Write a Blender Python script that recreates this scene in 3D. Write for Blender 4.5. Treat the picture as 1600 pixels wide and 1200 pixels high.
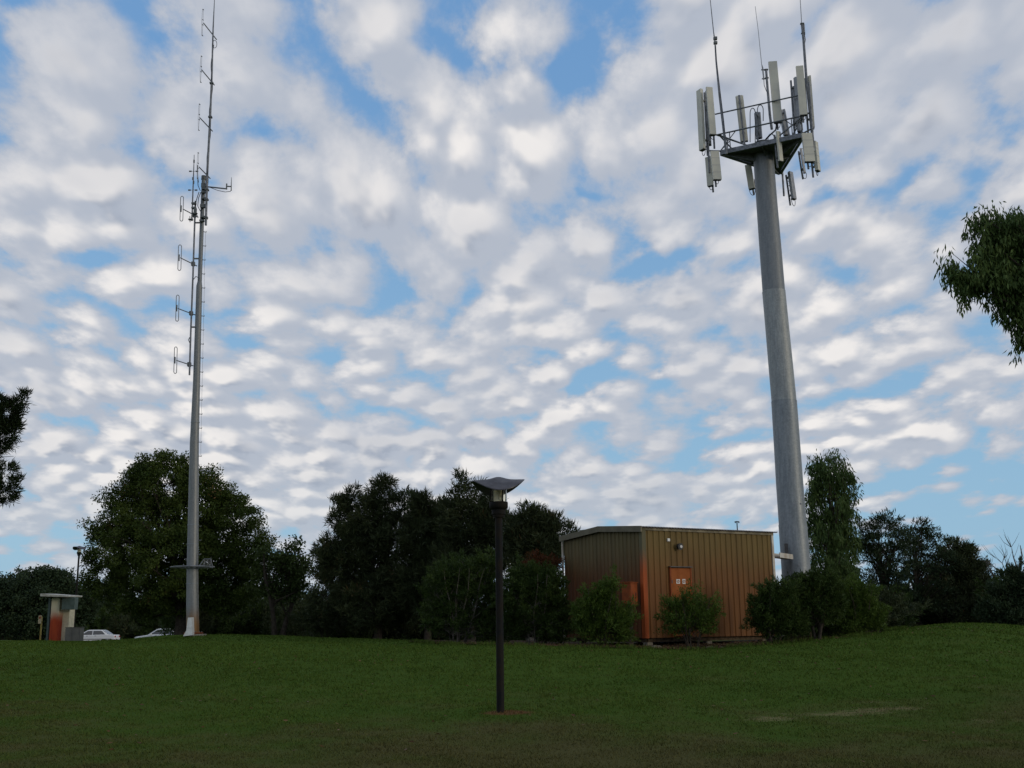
import bpy, bmesh, math, random
import numpy as np
from mathutils import Vector, Matrix, Quaternion, noise as mnoise
R = math.radians
sc = bpy.context.scene
for o in list(bpy.data.objects): bpy.data.objects.remove(o)
col = sc.collection
random.seed(7)
RNG = np.random.default_rng(11)

# ------------------------------------------------------------------ camera
F = 1750.0                       # focal length in pixels of a 1600 px wide frame
PITCH = math.atan(375 / F)
ROLL = 0.012
EYE = Vector((0, 0, 1.6))
cam = bpy.data.cameras.new('camera'); camo = bpy.data.objects.new('camera', cam); col.objects.link(camo)
cam.sensor_width = 36; cam.lens = 36 * F / 1600; cam.clip_end = 6000; cam.clip_start = .1
CM = Matrix.Rotation(math.pi / 2 + PITCH, 4, 'X') @ Matrix.Rotation(-ROLL, 4, 'Z')
camo.matrix_world = Matrix.Translation(EYE) @ CM
sc.camera = camo
sc.render.resolution_x = 1024; sc.render.resolution_y = 768

def ray(px, py):
    return (CM.to_3x3() @ Vector(((px - 800) / F, (600 - py) / F, -1)))
def W(px, py, Y):
    d = ray(px, py); return EYE + d * (Y / d.y)
def WZ(px, py, z):
    d = ray(px, py); return EYE + d * ((z - EYE.z) / d.z)
def XU(px, Y):                   # x of a picture column at the horizon line
    return W(px, 975, Y).x

# ------------------------------------------------------------------ light
SUN_EL, SUN_AZ = R(9), R(118)     # azimuth measured clockwise from +Y : behind the camera's right
world = bpy.data.worlds.new('World'); sc.world = world; world.use_nodes = True
wn, wl = world.node_tree.nodes, world.node_tree.links
wn.clear()
def N(nodes, typ, **kw):
    n = nodes.new(typ)
    for k, v in kw.items():
        if k.startswith('i_'):
            n.inputs[k[2:].replace('_', ' ')].default_value = v
        elif k.startswith('n_'):
            n.inputs[int(k[2:])].default_value = v
        else: setattr(n, k, v)
    return n
def math_(nodes, links, op, a, b=None, c=None, clamp=False):
    n = nodes.new('ShaderNodeMath'); n.operation = op; n.use_clamp = clamp
    for i, v in enumerate((a, b, c)):
        if v is None: continue
        if hasattr(v, 'links') or hasattr(v, 'is_linked'): links.new(v, n.inputs[i])
        else: n.inputs[i].default_value = v
    return n.outputs[0]
def mr(nodes, links, v, a, b, c=0, d=1, smooth=True):
    n = nodes.new('ShaderNodeMapRange'); n.clamp = True
    n.interpolation_type = 'SMOOTHSTEP' if smooth else 'LINEAR'
    links.new(v, n.inputs[0])
    for i, x in enumerate((a, b, c, d)): n.inputs[i + 1].default_value = x
    return n.outputs[0]
def mixc(nodes, links, f, a, b, bt='MIX'):
    n = nodes.new('ShaderNodeMix'); n.data_type = 'RGBA'; n.blend_type = bt
    for i, v in ((0, f), (6, a), (7, b)):
        if hasattr(v, 'links') or hasattr(v, 'is_linked'): links.new(v, n.inputs[i])
        elif i == 0: n.inputs[0].default_value = v
        else: n.inputs[i].default_value = (*v[:3], 1)
    return n.outputs[2]

SKY_STRENGTH = 0.12
def build_sky():
    M = lambda *a, **k: math_(wn, wl, *a, **k)
    sky = N(wn, 'ShaderNodeTexSky', sky_type='NISHITA', sun_disc=False, sun_elevation=R(24), sun_rotation=SUN_AZ,
            altitude=20, air_density=1.0, dust_density=1.2, ozone_density=1.3)
    sky.sun_elevation = R(9)
    tc = N(wn, 'ShaderNodeTexCoord'); sep = N(wn, 'ShaderNodeSeparateXYZ')
    wl.new(tc.outputs['Generated'], sep.inputs[0])
    x, y, z = sep.outputs
    zz = M('ADD', M('MAXIMUM', z, -.02), 0.21)
    cmb = N(wn, 'ShaderNodeCombineXYZ')
    wl.new(M('DIVIDE', x, zz), cmb.inputs[0]); wl.new(M('MULTIPLY', M('DIVIDE', y, zz), .64), cmb.inputs[1])
    P = cmb.outputs[0]
    # slow warp so rows of puffs bend
    wz = N(wn, 'ShaderNodeTexNoise', i_Scale=.9, i_Detail=2.0); wl.new(P, wz.inputs['Vector'])
    wv = N(wn, 'ShaderNodeVectorMath', operation='MULTIPLY_ADD'); wl.new(wz.outputs['Color'], wv.inputs[0])
    wv.inputs[1].default_value = (.30, .30, 0); wl.new(P, wv.inputs[2])
    P2 = wv.outputs[0]
    def dens(off, det=8.0):
        a = N(wn, 'ShaderNodeVectorMath', operation='ADD'); wl.new(P2, a.inputs[0]); a.inputs[1].default_value = off
        s = N(wn, 'ShaderNodeVectorMath', operation='MULTIPLY'); wl.new(a.outputs[0], s.inputs[0]); s.inputs[1].default_value = (1.0, 1.0, 1)
        big = N(wn, 'ShaderNodeTexNoise', i_Scale=1.15, i_Detail=2.0, i_Roughness=.5); wl.new(s.outputs[0], big.inputs['Vector'])
        mid = N(wn, 'ShaderNodeTexNoise', i_Scale=9.5, i_Detail=det, i_Roughness=.56); wl.new(s.outputs[0], mid.inputs['Vector'])
        vo = N(wn, 'ShaderNodeTexVoronoi', feature='SMOOTH_F1', i_Scale=11.5, i_Smoothness=.5)
        dd = N(wn, 'ShaderNodeVectorMath', operation='MULTIPLY_ADD'); wl.new(mid.outputs['Color'], dd.inputs[0])
        dd.inputs[1].default_value = (.09, .09, 0); wl.new(s.outputs[0], dd.inputs[2])
        wl.new(dd.outputs[0], vo.inputs['Vector'])
        puff = M('SUBTRACT', 1.0, vo.outputs['Distance'])
        d = M('ADD', M('ADD', M('MULTIPLY', big.outputs['Fac'], .32), .115), M('ADD', M('MULTIPLY', mid.outputs['Fac'], .80), M('MULTIPLY', puff, .80)))
        if det > 4:
            fn = N(wn, 'ShaderNodeTexNoise', i_Scale=30.0, i_Detail=4.0, i_Roughness=.6); wl.new(s.outputs[0], fn.inputs['Vector'])
            d = M('ADD', d, M('MULTIPLY', M('SUBTRACT', fn.outputs['Fac'], .5), .30))
        return d
    d0 = dens((3.1, 7.7, 0)); s0 = dens((3.1, 7.7, 0), 3.0); d1 = dens((3.1 - .012, 7.7 - .042, 0), 3.0)
    # clear gaps and thick banks where the photograph has them (bearing and height above the skyline)
    az = M('DIVIDE', x, M('MAXIMUM', y, .05)); el = M('DIVIDE', z, M('MAXIMUM', y, .05))
    gaps = [(850, 105, 75, 30, .34), (690, 80, 50, 40, .22), (1080, 395, 60, 32, .36), (1290, 300, 120, 22, .32), (1500, 285, 90, 25, .26),
            (985, 590, 50, 60, .34), (255, 215, 45, 22, .22), (100, 390, 50, 20, .22), (40, 15, 60, 20, .2), (1120, 670, 120, 30, .16),
            (1500, 740, 160, 50, .30), (1450, 850, 260, 60, .34), (20, 860, 100, 26, .20), (735, 650, 40, 25, .14), (870, 740, 60, 18, .22),
            (380, 520, 60, 18, .10), (1380, 600, 90, 20, .10), (920, 310, 40, 14, .14), (460, 840, 60, 20, .1), (330, 90, 60, 60, .08)]
    fills = [(1180, 120, 130, 90, .16), (620, 330, 200, 50, .10), (180, 250, 70, 35, .22), (900, 420, 70, 35, .26), (500, 60, 110, 50, .10), (850, 215, 120, 40, .12),
             (1430, 90, 150, 70, .16), (560, 740, 300, 50, .16), (1010, 790, 150, 45, .28), (300, 740, 330, 60, .22), (640, 800, 200, 40, .2), (900, 640, 60, 60, .16), (1350, 680, 200, 40, .14), (1080, 480, 50, 30, .22), (240, 640, 250, 60, .12), (1300, 480, 150, 60, .12),
             (1500, 220, 90, 30, .2), (700, 480, 200, 60, .06), (80, 110, 90, 60, .1), (1430, 715, 50, 22, .34), (1450, 690, 60, 20, .1)]
    gw = N(wn, 'ShaderNodeTexNoise', i_Scale=9.0, i_Detail=4.0, i_Roughness=.6); wl.new(tc.outputs['Generated'], gw.inputs['Vector'])
    gs = N(wn, 'ShaderNodeSeparateColor'); wl.new(gw.outputs['Color'], gs.inputs[0])
    az = M('ADD', az, M('MULTIPLY', M('SUBTRACT', gs.outputs[0], .5), .22)); el = M('ADD', el, M('MULTIPLY', M('SUBTRACT', gs.outputs[1], .5), .12))
    acc = None
    for sgn, lst in ((-.95, gaps), (.8, fills)):
        for (px, py, sx, sy, k) in lst:
            v = ray(px, py); cx, cy = v.x / v.y, v.z / v.y
            ux = M('MULTIPLY', M('SUBTRACT', az, cx), F / sx); uy = M('MULTIPLY', M('SUBTRACT', el, cy), F / sy)
            g = M('EXPONENT', M('MULTIPLY', M('ADD', M('MULTIPLY', ux, ux), M('MULTIPLY', uy, uy)), -1.0))
            g = M('MULTIPLY', g, sgn * k)
            acc = g if acc is None else M('ADD', acc, g)
    dA = M('ADD', d0, acc)
    cover = M('MULTIPLY', mr(wn, wl, dA, .76, 1.06), mr(wn, wl, z, .0, .05, .5, 1))
    thick = mr(wn, wl, dA, 1.10, 1.5)
    lit = M('MULTIPLY', mr(wn, wl, M('SUBTRACT', s0, d1), -.22, .24), mr(wn, wl, dA, .90, 1.36))
    fine = N(wn, 'ShaderNodeTexNoise', i_Scale=1.9, i_Detail=4.0); wl.new(P, fine.inputs['Vector'])
    lit2 = M('MULTIPLY', lit, mr(wn, wl, fine.outputs['Fac'], .36, .60, .45, 1.0))
    K = 1 / SKY_STRENGTH
    grey = tuple(c * K for c in (.275, .32, .41)); mid_ = tuple(c * K for c in (.46, .50, .58)); hi = tuple(c * K for c in (.90, .865, .84))
    c = mixc(wn, wl, mr(wn, wl, thick, 0, 1, 1, .45), grey, mid_)
    c = mixc(wn, wl, lit2, c, hi)
    # far cloud near the skyline fades towards the pale air colour
    lowf = mr(wn, wl, z, .0, .17, .55, 0)
    c = mixc(wn, wl, lowf, c, tuple(v * K for v in (.46, .54, .62)))
    # clear air : the Nishita sky, with the haze of a humid evening
    air = mixc(wn, wl, mr(wn, wl, z, .0, .55, .35, .8), tuple(v * K for v in (.42, .68, .82)), tuple(v * K for v in (.10, .27, .62)))
    base = mixc(wn, wl, .82, sky.outputs[0], air)
    fin = mixc(wn, wl, M('MULTIPLY', cover, .97), base, c)
    below = mr(wn, wl, z, -.03, .0)
    fin = mixc(wn, wl, below, tuple(v * K for v in (.03, .04, .03)), fin)
    bg = N(wn, 'ShaderNodeBackground', i_Strength=SKY_STRENGTH); wl.new(fin, bg.inputs[0])
    out = N(wn, 'ShaderNodeOutputWorld'); wl.new(bg.outputs[0], out.inputs[0])
build_sky()
world.cycles.sampling_method = 'MANUAL'; world.cycles.sample_map_resolution = 1024

sun = bpy.data.lights.new('sun', 'SUN'); sun.energy = .7; sun.angle = R(12); sun.color = (1, .86, .66)
suno = bpy.data.objects.new('sun', sun); col.objects.link(suno)
sdir = Vector((math.sin(SUN_AZ) * math.cos(SUN_EL), math.cos(SUN_AZ) * math.cos(SUN_EL), math.sin(SUN_EL)))
suno.rotation_euler = (-sdir).to_track_quat('-Z', 'Y').to_euler(); suno.location = (40, -40, 30)

vs = sc.view_settings
vs.view_transform = 'Standard'; vs.look = 'None'; vs.gamma = 1; vs.use_curve_mapping = False; vs.exposure = 0.0

# ------------------------------------------------------------------ materials
def mat(name, base, rough=.7, metal=0, var=None, scale=4, detail=5, bump=0, bscale=30, spec=.5, trans=0, build=None):
    m = bpy.data.materials.new(name); m.use_nodes = True
    nd, ln = m.node_tree.nodes, m.node_tree.links
    b = nd['Principled BSDF']
    b.inputs['Base Color'].default_value = (*base, 1); b.inputs['Roughness'].default_value = rough
    b.inputs['Metallic'].default_value = metal; b.inputs['Specular IOR Level'].default_value = spec
    tc = nd.new('ShaderNodeTexCoord')
    if var:
        n = N(nd, 'ShaderNodeTexNoise', i_Scale=scale, i_Detail=detail, i_Roughness=.6); ln.new(tc.outputs['Object'], n.inputs['Vector'])
        c = mixc(nd, ln, mr(nd, ln, n.outputs['Fac'], .35, .65), base, var)
        ln.new(c, b.inputs['Base Color'])
        ln.new(mr(nd, ln, n.outputs['Fac'], .3, .7, max(0, rough - .1), min(1, rough + .1)), b.inputs['Roughness'])
    if bump:
        n = N(nd, 'ShaderNodeTexNoise', i_Scale=bscale, i_Detail=4.0); ln.new(tc.outputs['Object'], n.inputs['Vector'])
        bp = N(nd, 'ShaderNodeBump', i_Strength=bump, i_Distance=.02); ln.new(n.outputs['Fac'], bp.inputs['Height']); ln.new(bp.outputs[0], b.inputs['Normal'])
    if trans:
        b.inputs['Transmission Weight'].default_value = trans
    if build: build(nd, ln, b, tc)
    return m

def leafmat(name, c1, c2, rough=.55, trl=.25, c3=None):
    m = bpy.data.materials.new(name); m.use_nodes = True
    nd, ln = m.node_tree.nodes, m.node_tree.links
    b = nd['Principled BSDF']; out = nd['Material Output']
    at = N(nd, 'ShaderNodeAttribute', attribute_name='tint')
    tc = nd.new('ShaderNodeTexCoord')
    n = N(nd, 'ShaderNodeTexNoise', i_Scale=.55, i_Detail=3.0); ln.new(tc.outputs['Object'], n.inputs['Vector'])
    f = math_(nd, ln, 'ADD', math_(nd, ln, 'MULTIPLY', at.outputs['Fac'], .6), mr(nd, ln, n.outputs['Fac'], .3, .7, 0, .4), clamp=True)
    c = mixc(nd, ln, f, c1, c2)
    if c3: c = mixc(nd, ln, mr(nd, ln, at.outputs['Fac'], .93, .96), c, c3)
    ln.new(c, b.inputs['Base Color']); b.inputs['Roughness'].default_value = rough; b.inputs['Specular IOR Level'].default_value = .12
    t = nd.new('ShaderNodeBsdfTranslucent'); ln.new(c, t.inputs[0])
    mx = nd.new('ShaderNodeMixShader'); mx.inputs[0].default_value = trl
    ln.new(b.outputs[0], mx.inputs[1]); ln.new(t.outputs[0], mx.inputs[2]); ln.new(mx.outputs[0], out.inputs[0])
    return m

def galv(name, c1, c2, rust=False):
    def bd(nd, ln, b, tc):
        mp = N(nd, 'ShaderNodeMapping'); mp.inputs['Scale'].default_value = (3, 3, .35); ln.new(tc.outputs['Object'], mp.inputs[0])
        n = N(nd, 'ShaderNodeTexNoise', i_Scale=2.2, i_Detail=8.0, i_Roughness=.7); ln.new(mp.outputs[0], n.inputs['Vector'])
        v = N(nd, 'ShaderNodeTexVoronoi', i_Scale=16.0); ln.new(tc.outputs['Object'], v.inputs['Vector'])
        f = math_(nd, ln, 'ADD', math_(nd, ln, 'MULTIPLY', mr(nd, ln, n.outputs['Fac'], .38, .64), .6), math_(nd, ln, 'MULTIPLY', v.outputs['Color'], .4))
        c = mixc(nd, ln, f, c1, c2)
        v2 = N(nd, 'ShaderNodeTexVoronoi', i_Scale=2.6); ln.new(tc.outputs['Object'], v2.inputs['Vector'])
        c = mixc(nd, ln, mr(nd, ln, v2.outputs['Distance'], .05, .02, 0, .5), c, (.55, .57, .58))
        if rust:
            sp = N(nd, 'ShaderNodeSeparateXYZ'); ln.new(tc.outputs['Object'], sp.inputs[0])
            zz = math_(nd, ln, 'ADD', sp.outputs[2], math_(nd, ln, 'MULTIPLY', n.outputs['Fac'], .9))
            c = mixc(nd, ln, mr(nd, ln, zz, 1.9, .9), c, (.22, .12, .045))
        ln.new(c, b.inputs['Base Color'])
        ln.new(mr(nd, ln, n.outputs['Fac'], .3, .7, .4, .62), b.inputs['Roughness'])
    return mat(name, c1, .5, .35, build=bd)

M = {}
M['steel'] = galv('galvanised_steel', (.13, .145, .155), (.22, .235, .245))
M['steel_mid'] = galv('galvanised_steel_weathered', (.13, .15, .165), (.27, .295, .31))
M['steel_rust'] = galv('galvanised_steel_stained', (.14, .15, .15), (.24, .25, .25), rust=True)
M['steel_dark'] = mat('dull_dark_steel', (.09, .10, .10), .55, .3, var=(.15, .16, .16), scale=8)
M['rail'] = mat('grey_tube_steel', (.20, .21, .23), .5, .4, var=(.12, .13, .14), scale=6)
M['panel'] = mat('antenna_plastic', (.64, .62, .52), .5, 0, var=(.54, .53, .46), scale=1.5)
M['panel_back'] = mat('antenna_back_aluminium', (.22, .23, .25), .45, .3, var=(.33, .34, .35), scale=6)
M['black'] = mat('black_plastic', (.02, .021, .025), .5, 0, var=(.035, .035, .04), scale=9)
M['cable'] = mat('black_cable', (.025, .027, .035), .6)
M['lamp_paint'] = mat('dark_pole_paint', (.006, .007, .008), .65, 0, var=(.016, .013, .009), scale=5, bump=.15, bscale=60, spec=.12)
M['hat'] = mat('lamp_hat_paint', (.040, .040, .052), .5, 0, var=(.024, .024, .034), scale=5)
M['white'] = mat('white_paint', (.75, .75, .72), .5, 0, var=(.6, .6, .57), scale=6)
M['concrete'] = mat('concrete', (.33, .30, .24), .9, 0, var=(.22, .19, .15), scale=9, bump=.4)
M['bark'] = mat('grey_brown_bark', (.035, .028, .022), .95, 0, spec=.1, var=(.065, .054, .043), scale=8, bump=.6, bscale=14)
M['bark_pale'] = mat('pale_dry_twigs', (.13, .118, .095), .85, 0, var=(.06, .052, .042), scale=6)
M['carpaint'] = mat('white_car_paint', (.72, .73, .74), .25, 0, var=(.68, .69, .70), scale=2)
M['carglass'] = mat('dark_car_glass', (.03, .035, .04), .08, 0, spec=.8)
M['tyre'] = mat('tyre_rubber', (.02, .02, .02), .85, var=(.035, .033, .03))
M['rim'] = mat('wheel_alloy', (.35, .36, .37), .35, .8, var=(.25, .25, .26))
M['redlens'] = mat('red_lens', (.35, .02, .02), .25, var=(.25, .01, .01))
M['lens'] = mat('clear_lens', (.6, .6, .58), .15, var=(.5, .5, .5))
M['timber'] = mat('weathered_timber', (.12, .085, .05), .85, 0, var=(.07, .05, .03), scale=10, bump=.3)
M['yellow'] = mat('faded_yellow_paint', (.36, .26, .05), .7, var=(.25, .16, .04), scale=5)
M['signface'] = mat('sun_bleached_sign', (.48, .40, .25), .7, var=(.34, .25, .14), scale=9)
M['greybox'] = mat('grey_brown_cabinet', (.10, .095, .085), .7, var=(.14, .13, .11), scale=2)
M['greenpanel'] = mat('dull_green_panel', (.06, .09, .08), .6, var=(.045, .07, .06))
M['kioskroof'] = mat('pale_sheet_roof', (.42, .41, .36), .5, .2, var=(.30, .29, .24), scale=5)
M['rustbox'] = mat('rust_stained_steel', (.27, .066, .016), .7, 0, spec=.2, var=(.19, .05, .016), scale=4)
M['downpipe'] = mat('pale_downpipe', (.55, .52, .45), .5, var=(.40, .34, .26), scale=3)

def stain(name, clean, clean2, low, low2, z0, z1, wob=.6, metal=0, rough=.6, grime=None):
    """bore-water stain : everything the sprinklers reach has turned rust coloured"""
    def bd(nd, ln, b, tc):
        sp = N(nd, 'ShaderNodeSeparateXYZ'); ln.new(tc.outputs['Object'], sp.inputs[0])
        mp = N(nd, 'ShaderNodeMapping'); mp.inputs['Scale'].default_value = (1, 1, .12); ln.new(tc.outputs['Object'], mp.inputs[0])
        n = N(nd, 'ShaderNodeTexNoise', i_Scale=3.2, i_Detail=7.0, i_Roughness=.62); ln.new(mp.outputs[0], n.inputs['Vector'])
        n2 = N(nd, 'ShaderNodeTexNoise', i_Scale=.8, i_Detail=5.0); ln.new(tc.outputs['Object'], n2.inputs['Vector'])
        n3 = N(nd, 'ShaderNodeTexNoise', i_Scale=14.0, i_Detail=4.0); ln.new(mp.outputs[0], n3.inputs['Vector'])
        zz = math_(nd, ln, 'ADD', sp.outputs[2], math_(nd, ln, 'MULTIPLY', math_(nd, ln, 'SUBTRACT', n2.outputs['Fac'], .5), wob * 3))
        zz = math_(nd, ln, 'ADD', zz, math_(nd, ln, 'MULTIPLY', math_(nd, ln, 'SUBTRACT', n.outputs['Fac'], .5), wob * 1.4))
        c = mixc(nd, ln, mr(nd, ln, n.outputs['Fac'], .35, .65), clean, clean2)
        lo = mixc(nd, ln, mr(nd, ln, n.outputs['Fac'], .35, .65), low, low2)
        c = mixc(nd, ln, mr(nd, ln, zz, z1, z0), c, lo)
        if grime: c = mixc(nd, ln, mr(nd, ln, n3.outputs['Fac'], .58, .72, 0, .22), c, grime)
        ln.new(c, b.inputs['Base Color'])
    return mat(name, clean, rough, metal, spec=.2, build=bd)
M['wall'] = stain('stained_wall_sheet', (.165, .112, .034), (.130, .086, .026), (.168, .068, .017), (.118, .046, .012), 1.5, 3.5, grime=(.05, .03, .015), wob=.35)
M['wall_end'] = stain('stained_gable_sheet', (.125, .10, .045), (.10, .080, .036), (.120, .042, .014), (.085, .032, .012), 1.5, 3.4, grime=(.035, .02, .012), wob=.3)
M['corner'] = stain('stained_corner_flashing', (.12, .11, .06), (.10, .09, .05), (.36, .075, .014), (.27, .055, .012), 2.0, 3.1, .2)
M['door'] = mat('rust_orange_door', (.32, .090, .018), .7, 0, spec=.2, var=(.25, .072, .016), scale=3)
M['roof'] = mat('dark_brown_roof', (.035, .032, .035), .5, .3, var=(.06, .05, .045), scale=3)
M['fascia'] = mat('olive_fascia', (.12, .105, .062), .5, .2, var=(.095, .082, .05), scale=3)
M['kioskwall'] = stain('stained_render', (.55, .51, .38), (.46, .42, .30), (.34, .055, .018), (.22, .030, .014), 1.5, 2.6, .35, metal=0, rough=.85)
M['kioskwall_clean'] = mat('pale_render', (.58, .54, .40), .85, var=(.46, .42, .31), scale=4)

L_dark = leafmat('broadleaf_green', (.022, .040, .012), (.075, .105, .028), trl=.2)
L_fig = leafmat('broadleaf_olive', (.028, .050, .010), (.072, .100, .018), trl=.22, c3=(.14, .08, .03))
L_she = leafmat('sheoak_green', (.022, .034, .015), (.065, .080, .032), trl=.12, c3=(.10, .07, .03))
L_pine = leafmat('pine_green', (.018, .034, .016), (.05, .075, .035), trl=.12)
L_euc = leafmat('gum_leaf_green', (.032, .065, .018), (.095, .145, .040), trl=.25)
L_shrub = leafmat('shrub_green', (.032, .064, .010), (.098, .150, .026), trl=.28)
L_shrubd = leafmat('dark_shrub_green', (.022, .044, .010), (.060, .092, .020), trl=.2)
L_sil = leafmat('deep_green_cypress', (.010, .020, .007), (.022, .036, .012), trl=.06)
L_red = leafmat('reddish_new_growth', (.06, .035, .012), (.15, .045, .02), trl=.3)

# ------------------------------------------------------------------ ground shape
CREST = [(-900, 1010), (-300, 1006), (0, 1003.5), (180, 1003), (260, 997), (310, 993.5), (400, 994), (500, 1000), (600, 1003), (700, 1006), (850, 1011), (1000, 1013), (1120, 1011),
         (1200, 1005), (1290, 998), (1350, 989), (1400, 981), (1450, 977), (1500, 977), (1550, 981), (1600, 988), (1700, 1000), (1900, 1008), (2600, 1010)]
CD = [(-900, 50), (0, 50), (300, 51), (500, 46), (700, 40), (850, 36.5), (1150, 36.5), (1280, 38), (1400, 41), (1500, 41), (1700, 40), (2600, 40)]
_cp = np.array([c[0] for c in CREST], float); _cy = np.array([c[1] for c in CREST], float)
_dp = np.array([c[0] for c in CD], float); _dd = np.array([c[1] for c in CD], float)
_HC = np.array([W(px, py, float(np.interp(px, _dp, _dd))).z for px, py in CREST])
def ground(x, y):
    x = np.asarray(x, float); y = np.asarray(y, float)
    yy = np.maximum(y, 6.0)
    px = 800 + x / yy * F * .978
    H = np.interp(px, _cp, _HC); D = np.interp(px, _dp, _dd)
    # soften the piecewise profile
    H = (H + np.interp(px - 35, _cp, _HC) + np.interp(px + 35, _cp, _HC)) / 3
    t = np.clip((y - 15) / (D - 15), 0, 1); s = t * t * (3 - 2 * t); s = s * .75 + t * .25
    back = np.clip((y - D - 7) / 24, 0, 1); back = back * back * (3 - 2 * back)
    h = H * s * (1 - back) + back * (.08)
    h = h + .045 * np.sin(x * .55 + 1.3) * np.sin(y * .41) * np.clip(y / 20, 0, 1) + .02 * np.sin(x * 1.7 + y * 1.1)
    return h
def G(x, y): return float(ground(x, y))
def foot(px, Y):
    x = XU(px, Y); return Vector((x, Y, G(x, Y)))

# ------------------------------------------------------------------ mesh helpers
class MB:
    def __init__(s): s.v = []; s.f = []
    def add(s, vs_, fs):
        b = len(s.v); s.v += [tuple(v) for v in vs_]; s.f += [tuple(b + i for i in f) for f in fs]
        return s
    def box(s, c, size, rz=0, q=None, bev=0):
        bm = bmesh.new(); bmesh.ops.create_cube(bm, size=1)
        for v in bm.verts: v.co = Vector((v.co.x * size[0], v.co.y * size[1], v.co.z * size[2]))
        if bev: bmesh.ops.bevel(bm, geom=bm.edges[:], offset=bev, segments=2, affect='EDGES')
        qq = q if q else Quaternion((0, 0, 1), rz)
        bm.verts.index_update()
        s.add([qq @ v.co + Vector(c) for v in bm.verts], [[v.index for v in f.verts] for f in bm.faces]); bm.free(); return s
    def tube(s, pts, rad, n=8, caps=True):
        pts = [Vector(p) for p in pts]
        if not hasattr(rad, '__len__'): rad = [rad] * len(pts)
        vs_, fs = [], []
        t0 = (pts[1] - pts[0]).normalized(); up = Vector((0, 0, 1)) if abs(t0.z) < .9 else Vector((1, 0, 0))
        nrm = t0.cross(up).normalized()
        for i, p in enumerate(pts):
            t = (pts[min(i + 1, len(pts) - 1)] - pts[max(i - 1, 0)])
            t = t.normalized() if t.length > 1e-9 else t0
            nrm = (nrm - t * nrm.dot(t)); nrm = nrm.normalized() if nrm.length > 1e-6 else t.orthogonal().normalized()
            b = t.cross(nrm)
            for k in range(n):
                a = 2 * math.pi * k / n
                vs_.append(p + (nrm * math.cos(a) + b * math.sin(a)) * rad[i])
        for i in range(len(pts) - 1):
            for k in range(n):
                fs.append((i * n + k, i * n + (k + 1) % n, (i + 1) * n + (k + 1) % n, (i + 1) * n + k))
        if caps: fs.append(tuple(range(n))[::-1]); fs.append(tuple((len(pts) - 1) * n + k for k in range(n)))
        return s.add(vs_, fs)
    def lathe(s, prof, c=(0, 0, 0), n=24):
        vs_, fs = [], []
        for r, z in prof:
            for k in range(n):
                a = 2 * math.pi * k / n; vs_.append((c[0] + r * math.cos(a), c[1] + r * math.sin(a), c[2] + z))
        for i in range(len(prof) - 1):
            for k in range(n): fs.append((i * n + k, i * n + (k + 1) % n, (i + 1) * n + (k + 1) % n, (i + 1) * n + k))
        return s.add(vs_, fs)
    def quad(s, a, b, c, d): return s.add([a, b, c, d], [(0, 1, 2, 3)])
    def slab(s, poly, off):            # extrude polygon (3D points) by vector off
        n = len(poly); off = Vector(off)
        return s.add([Vector(p) for p in poly] + [Vector(p) + off for p in poly],
                     [tuple(range(n))[::-1], tuple(range(n, 2 * n))] + [(i, (i + 1) % n, n + (i + 1) % n, n + i) for i in range(n)])
    def build(s, name, m, parent=None, smooth=False, origin=None):
        me = bpy.data.meshes.new(name)
        org = Vector(origin) if origin is not None else (parent_world(parent) if parent else Vector((0, 0, 0)))
        me.from_pydata([tuple(Vector(v) - org) for v in s.v], [], s.f); me.update()
        bm = bmesh.new(); bm.from_mesh(me); bmesh.ops.recalc_face_normals(bm, faces=bm.faces); bm.to_mesh(me); bm.free()
        if smooth:
            for p in me.polygons: p.use_smooth = True
            try: me.set_sharp_from_angle(angle=R(40))
            except Exception: pass
        me.materials.append(m)
        o = bpy.data.objects.new(name, me); col.objects.link(o)
        if parent: o.parent = parent
        elif origin is not None: o.location = org
        return o
def parent_world(p):
    v = Vector((0, 0, 0))
    while p is not None: v += p.location; p = p.parent
    return v
def tag(o, label=None, cat=None, group=None, kind=None):
    if label: o['label'] = label
    if cat: o['category'] = cat
    if group: o['group'] = group
    if kind: o['kind'] = kind
    return o
def empty(name, loc, label, cat, group=None):
    o = bpy.data.objects.new(name, None); col.objects.link(o); o.location = loc; o.empty_display_size = .3
    return tag(o, label, cat, group)
def copy_tree(o, parent=None):
    c = o.copy(); col.objects.link(c); c.parent = parent
    for ch in list(o.children): copy_tree(ch, c)
    return c

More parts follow.
